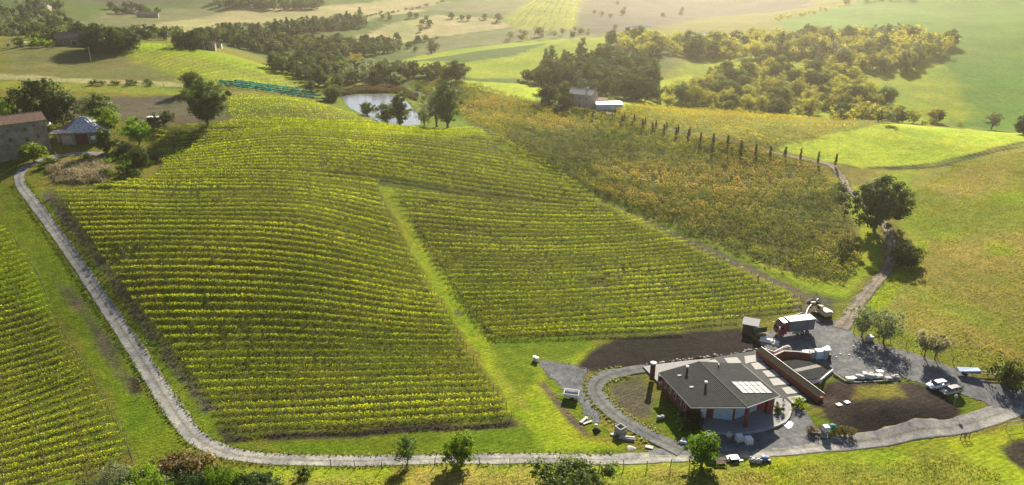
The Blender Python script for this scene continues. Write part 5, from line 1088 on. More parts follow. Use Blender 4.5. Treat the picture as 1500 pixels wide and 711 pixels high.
yd = flat_thing('courtyard', 'dark paved courtyard with white gravel beds behind the winery', None, [(1036,526),(1060,521),(1112,513),(1135,525),(1158,547),(1188,574),(1196,584),(1168,590),(1158,592),(1140,580),(1086,533),(1030,535)], .25, .8, M_PAVED, 'structure')
for q in ([(75,105),(210,95),(262,155),(115,158)], [(285,85),(430,68),(485,130),(350,150),(300,165)], [(352,160),(472,140),(545,213),(402,225)], [(470,240),(590,222),(662,290),(530,303)], [(545,322),(682,303),(762,375),(592,392)], [(672,415),(800,393),(862,465),(732,482)], [(733,512),(882,490),(932,540),(792,578)], [(-120,135),(-20,118),(20,150),(-60,160)]):
    P = [at_z(1050 + a / 7.107, 510 + b / 7.107, .33) for a, b in q]; P = P if sum(a.x * b.y - b.x * a.y for a, b in zip(P, P[1:] + P[:1])) > 0 else P[::-1]
    mb = MB(); mb.prism([(p.x, p.y) for p in P], .2, .33); mb.build('gravel_bed', M_WGRAV, yd)
# ---------------------------------------------------------------- long red garden wall with sloping tiled coping
wa, wb = at_z(1113.5, 508.5, 2.2), at_z(1206, 577.5, 2.2); L_ = (wb - wa).length; an = math.atan2(wb.y - wa.y, wb.x - wa.x)
lw = thing('red_garden_wall', 'long red garden wall with sloping brown tiled coping beside the courtyard', 'wall', (wa.x, wa.y, 0), an)
mb = MB(); mb.box(0, -.9, -1, L_, -.6, 1.45); mb.box(0, -.598, -1, L_, .25, 1.40); mb.build('wall', M_RED, lw)
nT = 52
for i in range(nT):
    x0 = L_ * i / nT + .02; x1 = L_ * (i + 1) / nT - .03; dz = random.uniform(-.015, .015); mb = MB()
    mb.prism([(x0, -1.05), (x1, -1.05), (x1, .2), (x0, .2)], [1.46 + dz] * 2 + [2.12 + dz] * 2, [1.53 + dz] * 2 + [2.2 + dz] * 2); mb.build('coping_tile', M_COPE, lw)
mb = MB(); mb.tube([(0, .3, 2.24), (L_, .3, 2.24)], .07, 6); mb.build('rail', M_GREYP, lw)
# annex with tiled roof behind the wall
an_px = [(1147,529),(1165,527),(1186,530),(1203,536.5),(1213,543.5),(1201,555),(1182,555.5)]; Pz = [at_z(u, v, 1.5) for u, v in an_px]
anx = thing('tiled_annex', 'low annex with dark tiled roof behind the long red wall', 'outbuilding', (Pz[0].x, Pz[0].y, 0)); PA = [(p.x - Pz[0].x, p.y - Pz[0].y) for p in Pz]
if sum(a[0] * b[1] - b[0] * a[1] for a, b in zip(PA, PA[1:] + PA[:1])) < 0: PA = PA[::-1]
mb = MB(); mb.prism(PA, -1, 1.3); mb.build('wall', M_WHITE, anx)
# courses clipped to the outline
PA_ = np.array(PA); dirn = np.array([math.cos(an), math.sin(an)]); nn = np.array([-dirn[1], dirn[0]]); pr = PA_ @ dirn; t0, t1 = pr.min(), pr.max(); nC = 22
def clip_half(poly, n, c, keep):
    out_ = []
    for a, b in zip(poly, poly[1:] + poly[:1]):
        da, db = (np.dot(a, n) - c) * keep, (np.dot(b, n) - c) * keep
        if da >= 0: out_.append(a)
        if da * db < 0: t = da / (da - db); out_.append(tuple(np.array(a) * (1 - t) + np.array(b) * t))
    return out_
arf = empty('roof'); arf.parent = anx
for k in range(nC):
    c0_, c1_ = t0 + (t1 - t0) * k / nC, t0 + (t1 - t0) * (k + .93) / nC; q = clip_half(clip_half(PA, dirn, c0_, 1), dirn, c1_, -1)
    if len(q) < 3: continue
    mb = MB(); mb.prism(q, 1.303, [1.42 + .10 * ((np.dot(p_, dirn) - c0_) / (c1_ - c0_ + 1e-6)) for p_ in q]); mb.build('tile_course', M_CONC if k in (9, 10, 11) else M_TILED, arf)
def wall_thing(name, label, px, z0, z1, th, mat, cap=None, zref=None, cat='wall'):
    zref = z1 if zref is None else zref
    P = [at_z(u, v, zref) for u, v in px]; r = thing(name, label, cat, (P[0].x, P[0].y, 0)); n = len(P)
    for i in range(n - 1):
        a, b = P[i] - P[0], P[i + 1] - P[0]; a.z = b.z = 0; d = (b - a).normalized(); w_ = Vector((-d.y, d.x, 0)) * th / 2; e_ = d * (.003 * (i % 2))
        mb = MB(); mb.prism([tuple(a - w_ + e_)[:2], tuple(b - w_)[:2], tuple(b + w_)[:2], tuple(a + w_ + e_)[:2]], z0, z1 - .004 * i); mb.build('wall_panel', mat, r)
        if cap:
            w_ = w_ * 1.3; mb = MB(); mb.prism([tuple(a - w_)[:2], tuple(b - w_)[:2], tuple(b + w_)[:2], tuple(a + w_)[:2]], z1 + .003 * i, z1 + .1 + .003 * i); mb.build('coping', cap, r)
    return r
wall_thing('red_yard_wall', 'red retaining wall of the sunken yard behind the annex', [(1134.5,520.5),(1148,514.5),(1168,515.5),(1188,518)], -.8, 2.3, .3, M_RED, M_CONC)
wall_thing('white_sheet_fence', 'white corrugated fence beside the head of the long red wall', [(1121,510.5),(1134,515),(1147,508.5)], 0, 1.9, .12, M_WHITE, None, cat='fence')
wall_thing('pale_annex_wall', 'pale low wall along the right side of the annex', [(1202,556),(1220,541)], -.5, 1.75, .2, M_WHITE, None)
wall_thing('grey_kerb_wall', 'low concrete kerb holding the dark planting bed beside the yard', [(1221,546),(1238,557.5),(1255,559.5),(1320,556.5)], .2, 1.75, .18, M_CONC, None)
M_DUST = surf_mat('dusty_white_plastic', (.56, .55, .53), (.36, .35, .33), .85, 3, .01)
# ---------------------------------------------------------------- small structures and objects
def yardbox(name, label, cat, u, v, w, d, h, mat, rz=0, group=None, lid=None, dz=0.0):
    p = at(u, v); t = thing(name, label, cat, (p.x, p.y, p.z + dz), R(rz), group); mb = MB(); mb.box(-w / 2, -d / 2, 0, w / 2, d / 2, h); mb.build('body', mat, t, bevel=.02)
    if lid: mb = MB(); mb.box(-w / 2 - .06, -d / 2 - .06, h + .003, w / 2 + .06, d / 2 + .06, h + .1); mb.build('lid', lid, t)
    return t
def lump(rg_, r, sq=.7, n=10):
    mb = MB(); prof = []; seg = 9
    for i in range(5):
        a = math.pi * (i + .5) / 5; prof.append((r * math.sin(a) ** .6, r * sq * (1 - math.cos(a))))
    vs = []; 
    for i, (rr_, z) in enumerate(prof):
        for k in range(seg):
            j = rg_.uniform(.85, 1.12); vs.append((rr_ * j * math.cos(2 * math.pi * k / seg), rr_ * j * math.sin(2 * math.pi * k / seg), z))
    fs = [(i * seg + k, i * seg + (k + 1) % seg, (i + 1) * seg + (k + 1) % seg, (i + 1) * seg + k) for i in range(4) for k in range(seg)] + [tuple(range(seg))[::-1], tuple(range(4 * seg, 5 * seg))]
    mb.add(vs, fs); return mb
rq = random.Random(11)
def bag(u, v, r, label, group, mat=M_DUST, dz=0, cat='bag', name='sack'):
    p = at(u, v); o = lump(rq, r).build(name, mat, None, (p.x, p.y, p.z + dz), rq.uniform(0, 6), smooth=True); tag(o, label, cat, group); return o
def plank_stack(name, label, cat, u, v, L_, W_, n, rz, mat, group=None, piece='plank', hh=.12, dz=0):
    p = at(u, v); t = thing(name, label, cat, (p.x, p.y, p.z + dz), R(rz), group)
    for k in range(n):
        mb = MB(); a = rq.uniform(-.12, .12); M_ = Matrix.Rotation(a, 4, 'Z'); w_ = W_ / 2 * rq.uniform(.6, 1)
        ox = rq.uniform(-.2, .2); oy = rq.uniform(-.3, .3) * W_; mb.box(-L_ / 2 + ox, oy - w_ / 2, k * hh, L_ / 2 + ox, oy + w_ / 2, k * hh + hh * .8, M_); mb.build(piece, mat, t)
    return t
# chimney-like round pillar on the side terrace
p = at_z(955, 556, Z0); ch = thing('round_stack', 'tall round dark brick flue standing on the side terrace', 'chimney', (p.x, p.y, Z0))
for k in range(14):
    mb = MB(); mb.lathe([(.56 - .012 * (k % 2), k * .27 + .003), (.56 - .012 * (k % 2), k * .27 + .25)], 14); mb.build('brick_course', M_RED if k % 3 == 0 else M_DKWOOD, ch)
mb = MB(); mb.lathe([(.62, 3.79), (.70, 3.9), (.62, 4.1), (.2, 4.2)], 14); mb.build('cap', M_GREYP, ch)
yardbox('black_bin', 'black bin on the side terrace under the roof edge', 'bin', 967, 559, .8, .8, 1.2, M_BLACK, 10, lid=M_BLACK, dz=.3)
# shed by the vineyard
p = at(1100, 488); gs = thing('wooden_shed', 'small dark wooden shed with grey roof at the lower vineyard corner', 'shed', (p.x, p.y + .8, p.z), R(-24))
mb = MB(); mb.prism([(-1.6, -1.3), (1.6, -1.3), (1.6, 1.3), (-1.6, 1.3)], -.3, [2.3, 2.3, 2.7, 2.7]); mb.build('body', M_DKWOOD, gs)
for k in range(11): mb = MB(); mb.box(-1.6 + k * .292, -1.34, 0, -1.6 + k * .292 + .26, -1.303, 2.28); mb.build('plank', M_DKWOOD, gs)
for k in range(8): mb = MB(); mb.box(-1.64, -1.3 + k * .33, 0, -1.603, -1.3 + k * .33 + .3, 2.28); mb.build('plank', M_DKWOOD, gs)
mb = MB(); mb.prism([(-1.9, -1.6), (1.9, -1.6), (1.9, 1.6), (-1.9, 1.6)], [2.32, 2.32, 2.78, 2.78], [2.42, 2.42, 2.88, 2.88]); mb.build('roof', M_BRICKG, gs)
wall_thing('green_screen', 'dark green cloth screen beside the wooden shed', [(1104.5,481),(1124,479)], 1.2, 2.6, .08, M_GREEN, None, cat='screen', zref=2.6)
plank_stack('pallet_stack', 'grey pallets stacked below the dark green screen', 'pallets', 1115, 491, 2.4, 1.6, 6, 10, M_WOODP, piece='pallet', hh=.16)
# lorry ---------------------------------------------------------
M_LRED = surf_mat('dark_red_lorry_paint', (.22, .015, .03), (.17, .012, .024), .35, 1, .0, spec=.5); M_LGREY = surf_mat('grey_lorry_curtain', (.13, .14, .165), (.10, .11, .135), .6, .8, .02)
pr_, pf_ = at(1191.5, 489.5), at(1141, 496.5); v_ = pf_ - pr_; an_l = math.atan2(v_.y, v_.x)
lo = thing('lorry', 'dark red lorry with grey curtain sided white topped box parked in the yard', 'lorry', (pr_.x, pr_.y, pr_.z), an_l)
LL = v_.length; hw = 1.25; OY = -hw - .05   # near side lies toward the camera: body extends away from it
side = 1 if math.sin(an_l + math.pi / 2) > 0 else -1; cy_ = side * (hw + .1)
mb = MB(); mb.box(0, cy_ - hw, 1.15, LL * .74, cy_ + hw, 3.85); lb = mb.build('cargo_box', M_LGREY, lo)
mb = MB(); mb.box(-.03, cy_ - hw - .04, 3.853, LL * .74 + .03, cy_ + hw + .04, 4.0); mb.build('box_roof', M_WHITE, lo)
for k in range(9): mb = MB(); x_ = .2 + k * (LL * .74 - .4) / 8; mb.box(x_ - .04, cy_ - side * hw - .03, 1.2, x_ + .04, cy_ - side * hw + .03, 3.8); mb.build('strap', M_LGREY, lb)
mb = MB(); mb.box(0, cy_ - .45, .75, LL * .96, cy_ + .45, 1.1); mb.build('chassis', M_GREYP, lo)
cabx0, cabx1 = LL * .78, LL + .2; CW = 1.2
mb = MB(); prof = [(cabx0, .6), (cabx1 - .05, .6), (cabx1, 1.3), (cabx1 - .12, 2.1), (cabx1 - .42, 3.05), (cabx1 - 1.0, 3.7), (cabx0 + .1, 3.85), (cabx0, 3.6)]
n_ = len(prof); mb.add([(x_, cy_ - CW, z_) for x_, z_ in prof] + [(x_, cy_ + CW, z_) for x_, z_ in prof], [tuple(range(n_)), tuple(range(n_, 2 * n_))[::-1]] + [(i, n_ + i, n_ + (i + 1) % n_, (i + 1) % n_) for i in range(n_)])
cb = mb.build('cab', M_LRED, lo, bevel=.06)
mb = MB(); mb.add([(cabx1 - .10, cy_ - CW + .12, 2.0), (cabx1 - .10, cy_ + CW - .12, 2.0), (cabx1 - .40, cy_ + CW - .15, 2.98), (cabx1 - .40, cy_ - CW + .15, 2.98), (cabx1 - .02, cy_ - CW + .12, 2.02), (cabx1 - .02, cy_ + CW - .12, 2.02), (cabx1 - .34, cy_ + CW - .15, 3.0), (cabx1 - .34, cy_ - CW + .15, 3.0)], [(0, 1, 2, 3), (7, 6, 5, 4), (0, 4, 5, 1), (1, 5, 6, 2), (2, 6, 7, 3), (3, 7, 4, 0)]); mb.build('windscreen', M_GLASS, cb)
for s in (-1, 1):
    mb = MB(); y_ = cy_ + s * CW; mb.prism([(cabx1 - 1.3, min(y_, y_ + s * .02)), (cabx1 - .45, min(y_, y_ + s * .02)), (cabx1 - .45, max(y_, y_ + s * .02)), (cabx1 - 1.3, max(y_, y_ + s * .02))], 2.05, 2.8); mb.build('side_window', M_GLASS, cb)
    mb = MB(); mb.box(cabx1 - .1, cy_ + s * (CW + .12) - .1, 2.2, cabx1 + .12, cy_ + s * (CW + .12) + .1, 2.85); mb.build('mirror', M_WHITE, cb)
    mb = MB(); mb.box(cabx1 - .06, cy_ + s * .85 - .2, .8, cabx1 + .03, cy_ + s * .85 + .2, 1.02); mb.build('headlight', M_WHITE, cb)
    for xw in (cabx1 - 1.0, 1.6, 2.9):
        mb = MB(); yw = cy_ + s * 1.05; mb.tube([(xw, yw - .16, .5), (xw, yw + .16, .5)], .5, 16); wh_ = mb.build('wheel', M_BLACK, lo); mb = MB(); mb.tube([(xw, yw - .17, .5), (xw, yw + .17, .5)], .24, 10); mb.build('hub', M_GREYP, wh_)
mb = MB(); mb.box(LL * .35, cy_ - side * 1.2 - .05, .55, LL * .62, cy_ - side * 1.2 + .05, 1.0); mb.build('side_guard', M_GREYP, lo)
# cars ----------------------------------------------------------
def car(u, v, rz, label, paint, dx=0):
    """estate car, nose along +x; lofted body from cross sections"""
    p = at(u, v); c = thing('parked_car', label, 'car', (p.x, p.y, p.z + .1), R(rz), 'cars parked on the gravel yard')
    # profile: x, half width at sill, z low, z belt, half width at belt
    S = [(-2.28,.70,.42,.86,.66),(-2.2,.84,.30,.98,.80),(-1.4,.89,.24,1.0,.86),(0,.90,.22,.98,.87),(.9,.90,.22,.94,.86),(1.5,.88,.24,.86,.82),(2.1,.80,.30,.74,.70),(2.3,.62,.40,.62,.56)]
    mb = MB(); vs = []; 
    for x_, w0, zl, zb, wb in S: vs += [(x_, -w0 * .92, zl), (x_, -w0, zl + .22), (x_, -wb, zb), (x_, wb, zb), (x_, w0, zl + .22), (x_, w0 * .92, zl)]
    fs = [(i * 6 + k, i * 6 + (k + 1) % 6, (i + 1) * 6 + (k + 1) % 6, (i + 1) * 6 + k) for i in range(len(S) - 1) for k in range(6)] + [tuple(range(6))[::-1], tuple(range(len(vs) - 6, len(vs)))]
    mb.add(vs, fs); mb.build('body', paint, c, smooth=True)
    R_ = [(-2.15,.72,.98,.98,.70),(-1.75,.78,.97,1.42,.60),(-.9,.80,.97,1.50,.62),(.1,.80,.96,1.48,.62),(.55,.80,.94,1.38,.60),(1.25,.76,.90,.92,.70)]
    mb = MB(); vs = []
    for x_, w0, zb, zt, wt in R_: vs += [(x_, -w0, zb - .05), (x_, -wt, zt - .035), (x_, wt, zt - .035), (x_, w0, zb - .05)]
    fs = [(i * 4 + k, i * 4 + (k + 1) % 4, (i + 1) * 4 + (k + 1) % 4, (i + 1) * 4 + k) for i in range(len(R_) - 1) for k in range(4)] + [(3, 2, 1, 0), tuple(range(len(vs) - 4, len(vs)))]
    mb.add(vs, fs); mb.build('windows', M_GLASS, c)
    mb = MB(); vs = []
    for x_, w0, zb, zt, wt in R_[1:5]: vs += [(x_, -wt - .02, zt - .05), (x_, -wt * .9, zt + .02), (x_, wt * .9, zt + .02), (x_, wt + .02, zt - .05)]
    fs = [(i * 4 + k, i * 4 + (k + 1) % 4, (i + 1) * 4 + (k + 1) % 4, (i + 1) * 4 + k) for i in range(3) for k in range(4)] + [(3, 2, 1, 0), tuple(range(len(vs) - 4, len(vs)))]
    mb.add(vs, fs); mb.build('roof', paint, c)
    for x0, x1 in (((-1.0, -.85)), ((-.05, .08))):
        for s in (-1, 1): mb = MB(); mb.add([(x0, s * .81, .93), (x1, s * .81, .93), (x1 - .02, s * .635, 1.46), (x0 - .02, s * .635, 1.46)], [(0, 1, 2, 3)]); mb.add([(x0, s * .79, .93), (x1, s * .79, .93), (x1 - .02, s * .62, 1.46), (x0 - .02, s * .62, 1.46)], [(3, 2, 1, 0)]); mb.build('pillar', paint, c)
    for s in (-1, 1):
        for xw in (-1.4, 1.42):
            mb = MB(); mb.tube([(xw, s * .80 - .1, .32), (xw, s * .80 + .1, .32)], .33, 16); w_ = mb.build('wheel', M_BLACK, c); mb = MB(); mb.tube([(xw, s * .80 - .11, .32), (xw, s * .80 + .11, .32)], .2, 10); mb.build('rim', M_GREYP, w_)
        mb = MB(); mb.box(2.08, s * .58 - .16, .56, 2.26, s * .58 + .12, .70); mb.build('headlight', M_WHITE, c)
        mb = MB(); mb.box(.75, s * .98 - .1, .92, .92, s * .98 + .06, 1.05); mb.build('mirror', paint, c)
        mb = MB(); mb.box(-2.27, s * .62 - .1, .7, -2.17, s * .62 + .12, .95); mb.build('tail_light', M_RED, c)
    mb = MB(); mb.box(2.2, -.45, .40, 2.31, .45, .55); mb.build('grille', M_BLACK, c)
P_WH = surf_mat('white_car_paint', (.80, .80, .82), (.74, .74, .76), .25, .5, 0, spec=.6); P_SI = surf_mat('silver_car_paint', (.42, .38, .36), (.38, .34, .33), .25, .5, 0, metal=.5, spec=.6)
car(1372, 568, 194, 'white estate car parked on the gravel, left of the two cars', P_WH); car(1392, 576.5, 196, 'silver estate car parked on the gravel, right of the two cars', P_SI)
# excavator -----------------------------------------------------
p = at(1205, 463); ex_ = thing('excavator', 'cream yellow excavator with raised arm at the head of the yard', 'excavator', tuple(p), R(105))
for s in (-1, 1):
    mb = MB(); pr2 = [(-1.7, .15), (-1.5, 0), (1.5, 0), (1.7, .15), (1.75, .45), (1.5, .8), (-1.5, .8), (-1.75, .45)]; y0, y1 = s * 1.1 - .28, s * 1.1 + .28
    mb.add([(x_, y0, z_) for x_, z_ in pr2] + [(x_, y1, z_) for x_, z_ in pr2], [tuple(range(8)), tuple(range(8, 16))[::-1]] + [(i, 8 + i, 8 + (i + 1) % 8, (i + 1) % 8) for i in range(8)]); mb.build('track', M_BLACK, ex_)
mb = MB(); mb.box(-.8, -.8, .4, .8, .8, .95); mb.build('undercarriage', M_BLACK, ex_)
mb = MB(); mb.prism([(-2.0, -1.2), (1.2, -1.25), (1.2, 1.25), (-2.0, 1.2), (-2.35, .7), (-2.35, -.7)], .96, [1.9, 1.75, 1.75, 1.9, 1.8, 1.8]); mb.build('body', M_CREAM, ex_, bevel=.08)
mb = MB(); mb.prism([(-2.1, -1.0), (-.6, -1.0), (-.6, 1.0), (-2.1, 1.0)], 1.92, 2.15); mb.build('engine_cover', M_WHITE, ex_, bevel=.05)
mb = MB(); mb.prism([(-.3, .35), (1.25, .35), (1.25, 1.2), (-.3, 1.2)], 1.76, [2.95, 2.8, 2.8, 2.95]); cab_ = mb.build('cab', M_CREAM, ex_, bevel=.05)
mb = MB(); mb.box(1.252, .45, 1.9, 1.28, 1.1, 2.7); mb.build('windscreen', M_GLASS, cab_); mb = MB(); mb.box(0, 1.202, 1.95, 1.1, 1.23, 2.7); mb.build('window', M_GLASS, cab_)
mb = MB(); mb.tube([(.9, -.3, 1.6), (2.2, -.3, 3.6), (4.0, -.3, 4.3)], [.28, .34, .2], 4); am = mb.build('boom', M_CREAM, ex_)
mb = MB(); mb.tube([(4.0, -.3, 4.4), (4.6, -.3, 3.2), (4.3, -.3, 1.9)], [.2, .2, .14], 4); mb.build('stick', M_CREAM, am)
mb = MB(); mb.prism([(4.0, -.8), (4.9, -.8), (4.9, .2), (4.0, .2)], 1.2, [1.9, 1.6, 1.6, 1.9]); mb.build('bucket', M_GREYP, am)
mb = MB(); mb.tube([(1.0, -.3, 1.5), (2.3, -.3, 2.9)], .09, 6); mb.build('hydraulic_ram', M_GREYP, am)
# pipes and soil heap by the excavator
pts = [(1200,438),(1194,443),(1189,447),(1184.5,452),(1182,457),(1180.5,462)]; W_ = [at(*q, .25) for q in pts]; t = thing('white_pipe', 'curved white drainage pipe laid beside the excavator', 'pipe', tuple(W_[0]))
mb = MB(); mb.tube([w - W_[0] for w in W_], .16, 8); mb.build('tube', M_WHITE, t)
W_ = [at(1163, 463.5, .15), at(1175, 459, .15)]; mb = MB(); mb.tube([Vector((0, 0, 0)), W_[1] - W_[0]], .13, 8); o = mb.build('white_pipe', M_WHITE, None, W_[0]); tag(o, 'short straight white pipe lying at the vineyard end', 'pipe')
M_SOILH = surf_mat('dark_heaped_soil', (.07, .055, .042), (.045, .036, .028), .95, 2, .1)
def heap(u, v, r, hgt, mat, label, name='soil_heap', cat='heap', sx=1.0):
    p = at(u, v); rr3 = random.Random(int(u)); mb = MB(); vs = []; nr3, sg = 7, 22
    for i in range(nr3):
        f = i / (nr3 - 1)
        for k in range(sg):
            a = 2 * math.pi * k / sg; q = r * (1 - f) * (1 + .18 * math.sin(3 * a + u) + rr3.uniform(-.06, .06)) + .01; vs.append((q * math.cos(a) * sx, q * math.sin(a), hgt * (1 - (1 - f) ** 1.6) * rr3.uniform(.92, 1.05) - .25 * (1 - f)))
    fs = [(i * sg + k, i * sg + (k + 1) % sg, (i + 1) * sg + (k + 1) % sg, (i + 1) * sg + k) for i in range(nr3 - 1) for k in range(sg)] + [tuple(range((nr3 - 1) * sg, nr3 * sg))]
    mb.add(vs, fs); o = mb.build(name, mat, None, tuple(p), smooth=True); tag(o, label, cat); return o
heap(1191, 443, 2.2, 1.0, M_SOILH, 'dark dug soil heap behind the excavator'); heap(1208, 470, 2.4, .6, M_SOILH, 'low dark rubble heap in front of the excavator')
heap(1196, 470, 1.4, .35, M_GREYP, 'small grey gravel heap beside the lorry', 'gravel_heap')
# sunken yard and its clutter
for i, (u, v, r, dz) in enumerate([(1150,524,.5,.2),(1153,523.5,.55,.2),(1158,523,.6,.2),(1161,521.5,.5,.6),(1156,521.5,.5,.5)]): bag(u, v, r, 'white sack heaped inside the sunken red walled yard', 'white sacks in the sunken yard')
for i, (u, v, r) in enumerate([(1149,514,.75),(1153,513,.8),(1156,515,.6),(1151,511.5,.6)]): bag(u, v, r, 'big white sack behind the head of the red yard wall', 'big white sacks behind the yard wall', M_CONC)
for i, (u, v) in enumerate([(1119,495),(1122,496),(1126,500),(1129,503),(1131,499),(1134,501),(1137,504),(1133,506),(1140,507)]): bag(u, v, rq.uniform(.3, .55), 'white bag or rubble lump beside the red lorry cab', 'white bags by the lorry cab')
plank_stack('board_pile', 'pale boards piled between the shed and the long wall', 'board pile', 1127, 502, 4.2, 1.6, 7, -35, M_WHITE, piece='board', hh=.1)
yardbox('metal_crate', 'grey metal crate in the yard right of the red wall', 'crate', 1182, 523, 2.0, 1.2, 1.3, M_GREYP, 4, lid=M_GREYP)
yardbox('grey_bin', 'grey container with pale lid beside the red yard wall', 'container', 1189, 524, 1.3, 1.1, 1.5, M_GREYP, 4, lid=M_CONC)
yardbox('white_lidded_tank', 'blue grey tank with white lid, left of the white gate pillar', 'tank', 1199, 524.5, 1.7, 1.3, 1.9, M_BLUEW, 5, lid=M_WHITE)
t = thing('white_pillar', 'white plastered pillar with white cap at the yard corner', 'pillar', tuple(at(1208.5, 525.5)), R(8))
for k in range(6): mb = MB(); mb.box(-.5, -.45, k * .38 + .004 - .2 * (k == 0), .5, .45, k * .38 + .375); mb.build('block', M_BRICKG, t)
mb = MB(); mb.box(-.72, -.66, 2.30, .72, .66, 2.5); mb.build('cap', M_WHITE, t)
yardbox('dark_barrel', 'dark narrow bin right of the white capped pillar', 'bin', 1214.5, 527, .5, .5, 1.3, M_BLACK, 0)
yardbox('flat_slab', 'small pale slab lying on the gravel yard right of the lorry', 'slab', 1212, 509, 1.1, .8, .15, M_WHITE, 20)
for u, v in ((1244,521),(1259,526),(1225,524),(1231,520),(1250,508)): o = lump(rq, .22).build('pale_stone', M_WHITE, None, tuple(at(u, v)), 1.0); tag(o, 'pale stone lying loose on the grey gravel yard', 'stone', 'pale stones on the gravel yard')
# bags by the kerb
for i, (u, v, r) in enumerate([(1257,555,.7),(1262,556,.65),(1268,554,.8),(1274,555,.75),(1280,554,.6),(1266,550,.6),(1276,551,.6)]): bag(u, v, r, 'big white sack of building material on the kerb of the dark bed', 'big white sacks on the kerb')
for i, (u, v, r) in enumerate([(1303,556,.5),(1308,555,.55),(1313,554,.6),(1309,552,.4),(1315,556,.5)]): bag(u, v, r, 'grey white rubbish heaped at the end of the kerb', 'heaped rubbish at the kerb end', M_CONC)
def rack(u, v, w, d, h, rz, label, shelf, name='steel_rack', cat='rack', mat=M_GREYP, nsh=2, top=None, topl=None):
    t = thing(name, label, cat, tuple(at(u, v)), R(rz))
    for x_, y_ in ((-w / 2, -d / 2), (w / 2, -d / 2), (-w / 2, d / 2), (w / 2, d / 2)): mb = MB(); mb.box(x_ - .04, y_ - .04, 0, x_ + .04, y_ + .04, h); mb.build('leg', mat, t)
    for k in range(nsh): z_ = h * (k + .6) / nsh; mb = MB(); mb.box(-w / 2 + .045, -d / 2 + .045, z_, w / 2 - .045, d / 2 - .045, z_ + .06); mb.build('shelf', shelf, t)
    return t
rack(1287, 553, 1.5, 1.0, 1.9, 5, 'open steel rack with white shelf among the sacks on the kerb', M_WHITE); rack(1246, 557, 2.2, 1.0, 1.0, 8, 'low grey wire rack left of the big white sacks', M_GREYP, nsh=1)
rack(1300, 557, 1.6, 1.0, 1.1, 5, 'grey table frame right of the steel rack on the kerb', M_CONC, nsh=1)
yardbox('grey_slab', 'square grey paving slab on the dark planting bed, left of two', 'slab', 1229, 593, 1.1, .9, .1, M_WHITE, 20); yardbox('grey_slab', 'square grey paving slab on the dark planting bed, right of two', 'slab', 1241, 589.5, 1.1, .9, .1, M_WHITE, 20)
# forecourt
flat_ = yardbox('white_board', 'large white square board lying on the forecourt gravel', 'board', 1156, 623, 2.2, 1.8, .1, M_WHITE, 25)
yardbox('plank_beam', 'white beam lying along the kerb left of the caged tank', 'beam', 1193, 635, 2.6, .35, .3, M_WHITE, -8)
def ibc(u, v, label, rz=0, s=1.0):
    t = thing('caged_tank', label, 'tank', tuple(at(u, v)), R(rz)); mb = MB(); mb.box(-.5 * s, -.5 * s, .15, .5 * s, .5 * s, 1.1 * s); mb.build('tank_body', M_WHITE, t, bevel=.06)
    for x_ in (-.52, -.17, .17, .52):
        for y_ in (-.54, .54): mb = MB(); mb.box((x_ - .02) * s, (y_ - .02) * s, .1, (x_ + .02) * s, (y_ + .02) * s, 1.16 * s); mb.build('cage_bar', M_GREYP, t)
    mb = MB(); mb.box(-.6 * s, -.6 * s, 0, .6 * s, .6 * s, .14); mb.build('pallet', M_WOODP, t); return t
t = ibc(1208, 638, 'white caged tank raised on a stand beside the potted shrubs', 6, 1.1); t.location.z += .9
t2 = thing('tank_stand', 'grey steel stand under the raised white tank', 'stand', tuple(at(1208, 638)), R(6))
for x_, y_ in ((-.5, -.5), (.5, -.5), (-.5, .5), (.5, .5)): mb = MB(); mb.box(x_ - .05, y_ - .05, 0, x_ + .05, y_ + .05, .82); mb.build('leg', M_GREYP, t2)
mb = MB(); mb.box(-.6, -.6, .825, .6, .6, .895); mb.build('platform', M_GREYP, t2)
ibc(1082.5, 646, 'white caged tank in the shade below the terrace, middle of three', 10, 1.2); ibc(1096, 650, 'grey white caged tank below the terrace, rightmost of three', 12, 1.25); ibc(1040, 642, 'white caged tank below the left end of the terrace', 8, 1.0)
t = thing('green_parasol', 'round green cloth parasol behind the potted shrubs', 'parasol', tuple(at(1218.5, 633))); mb = MB(); mb.lathe([(.75, 1.15), (.62, 1.45), (.35, 1.65), (.05, 1.72)], 14); mb.build('canopy', M_GREENB, t, smooth=True); mb = MB(); mb.tube([(0, 0, 0), (0, 0, 1.2)], .04, 6); mb.build('pole', M_GREYP, t)
t = thing('cement_mixer', 'pale round cement mixer drum on a stand below the terrace', 'mixer', tuple(at(1067, 646))); mb = MB(); mb.lathe([(.25, .9), (.55, 1.15), (.55, 1.55), (.32, 1.9)], 14); mb.build('drum', M_CONC, t, smooth=True)
for a in (0, 2.1, 4.2): mb = MB(); mb.tube([(.1 * math.cos(a), .1 * math.sin(a), 1.0), (.45 * math.cos(a), .45 * math.sin(a), 0)], .04, 5); mb.build('leg', M_GREYP, t)
t = thing('blue_barrel', 'blue plastic barrel between the caged tanks below the terrace', 'barrel', tuple(at(1091, 643))); mb = MB(); mb.lathe([(.26, 0), (.30, .1), (.31, .45), (.30, .8), (.26, .9)], 12); mb.build('drum', M_BLUE, t, smooth=True); mb = MB(); mb.lathe([(.27, .903), (.27, .95)], 12); mb.build('lid', M_BLUE, t)
for i, (u, v) in enumerate([(1209,641),(1218,642.5),(1226,644),(1203,640)]):
    o = MB().lathe([(.2, 0), (.3, .45), (.27, .45), (.2, .4)], 10).build('plant_pot', M_CONC, None, tuple(at(u, v))); tag(o, 'pale round plant pot in front of the reddish shrubs', 'plant pot', 'plant pots before the reddish shrubs')
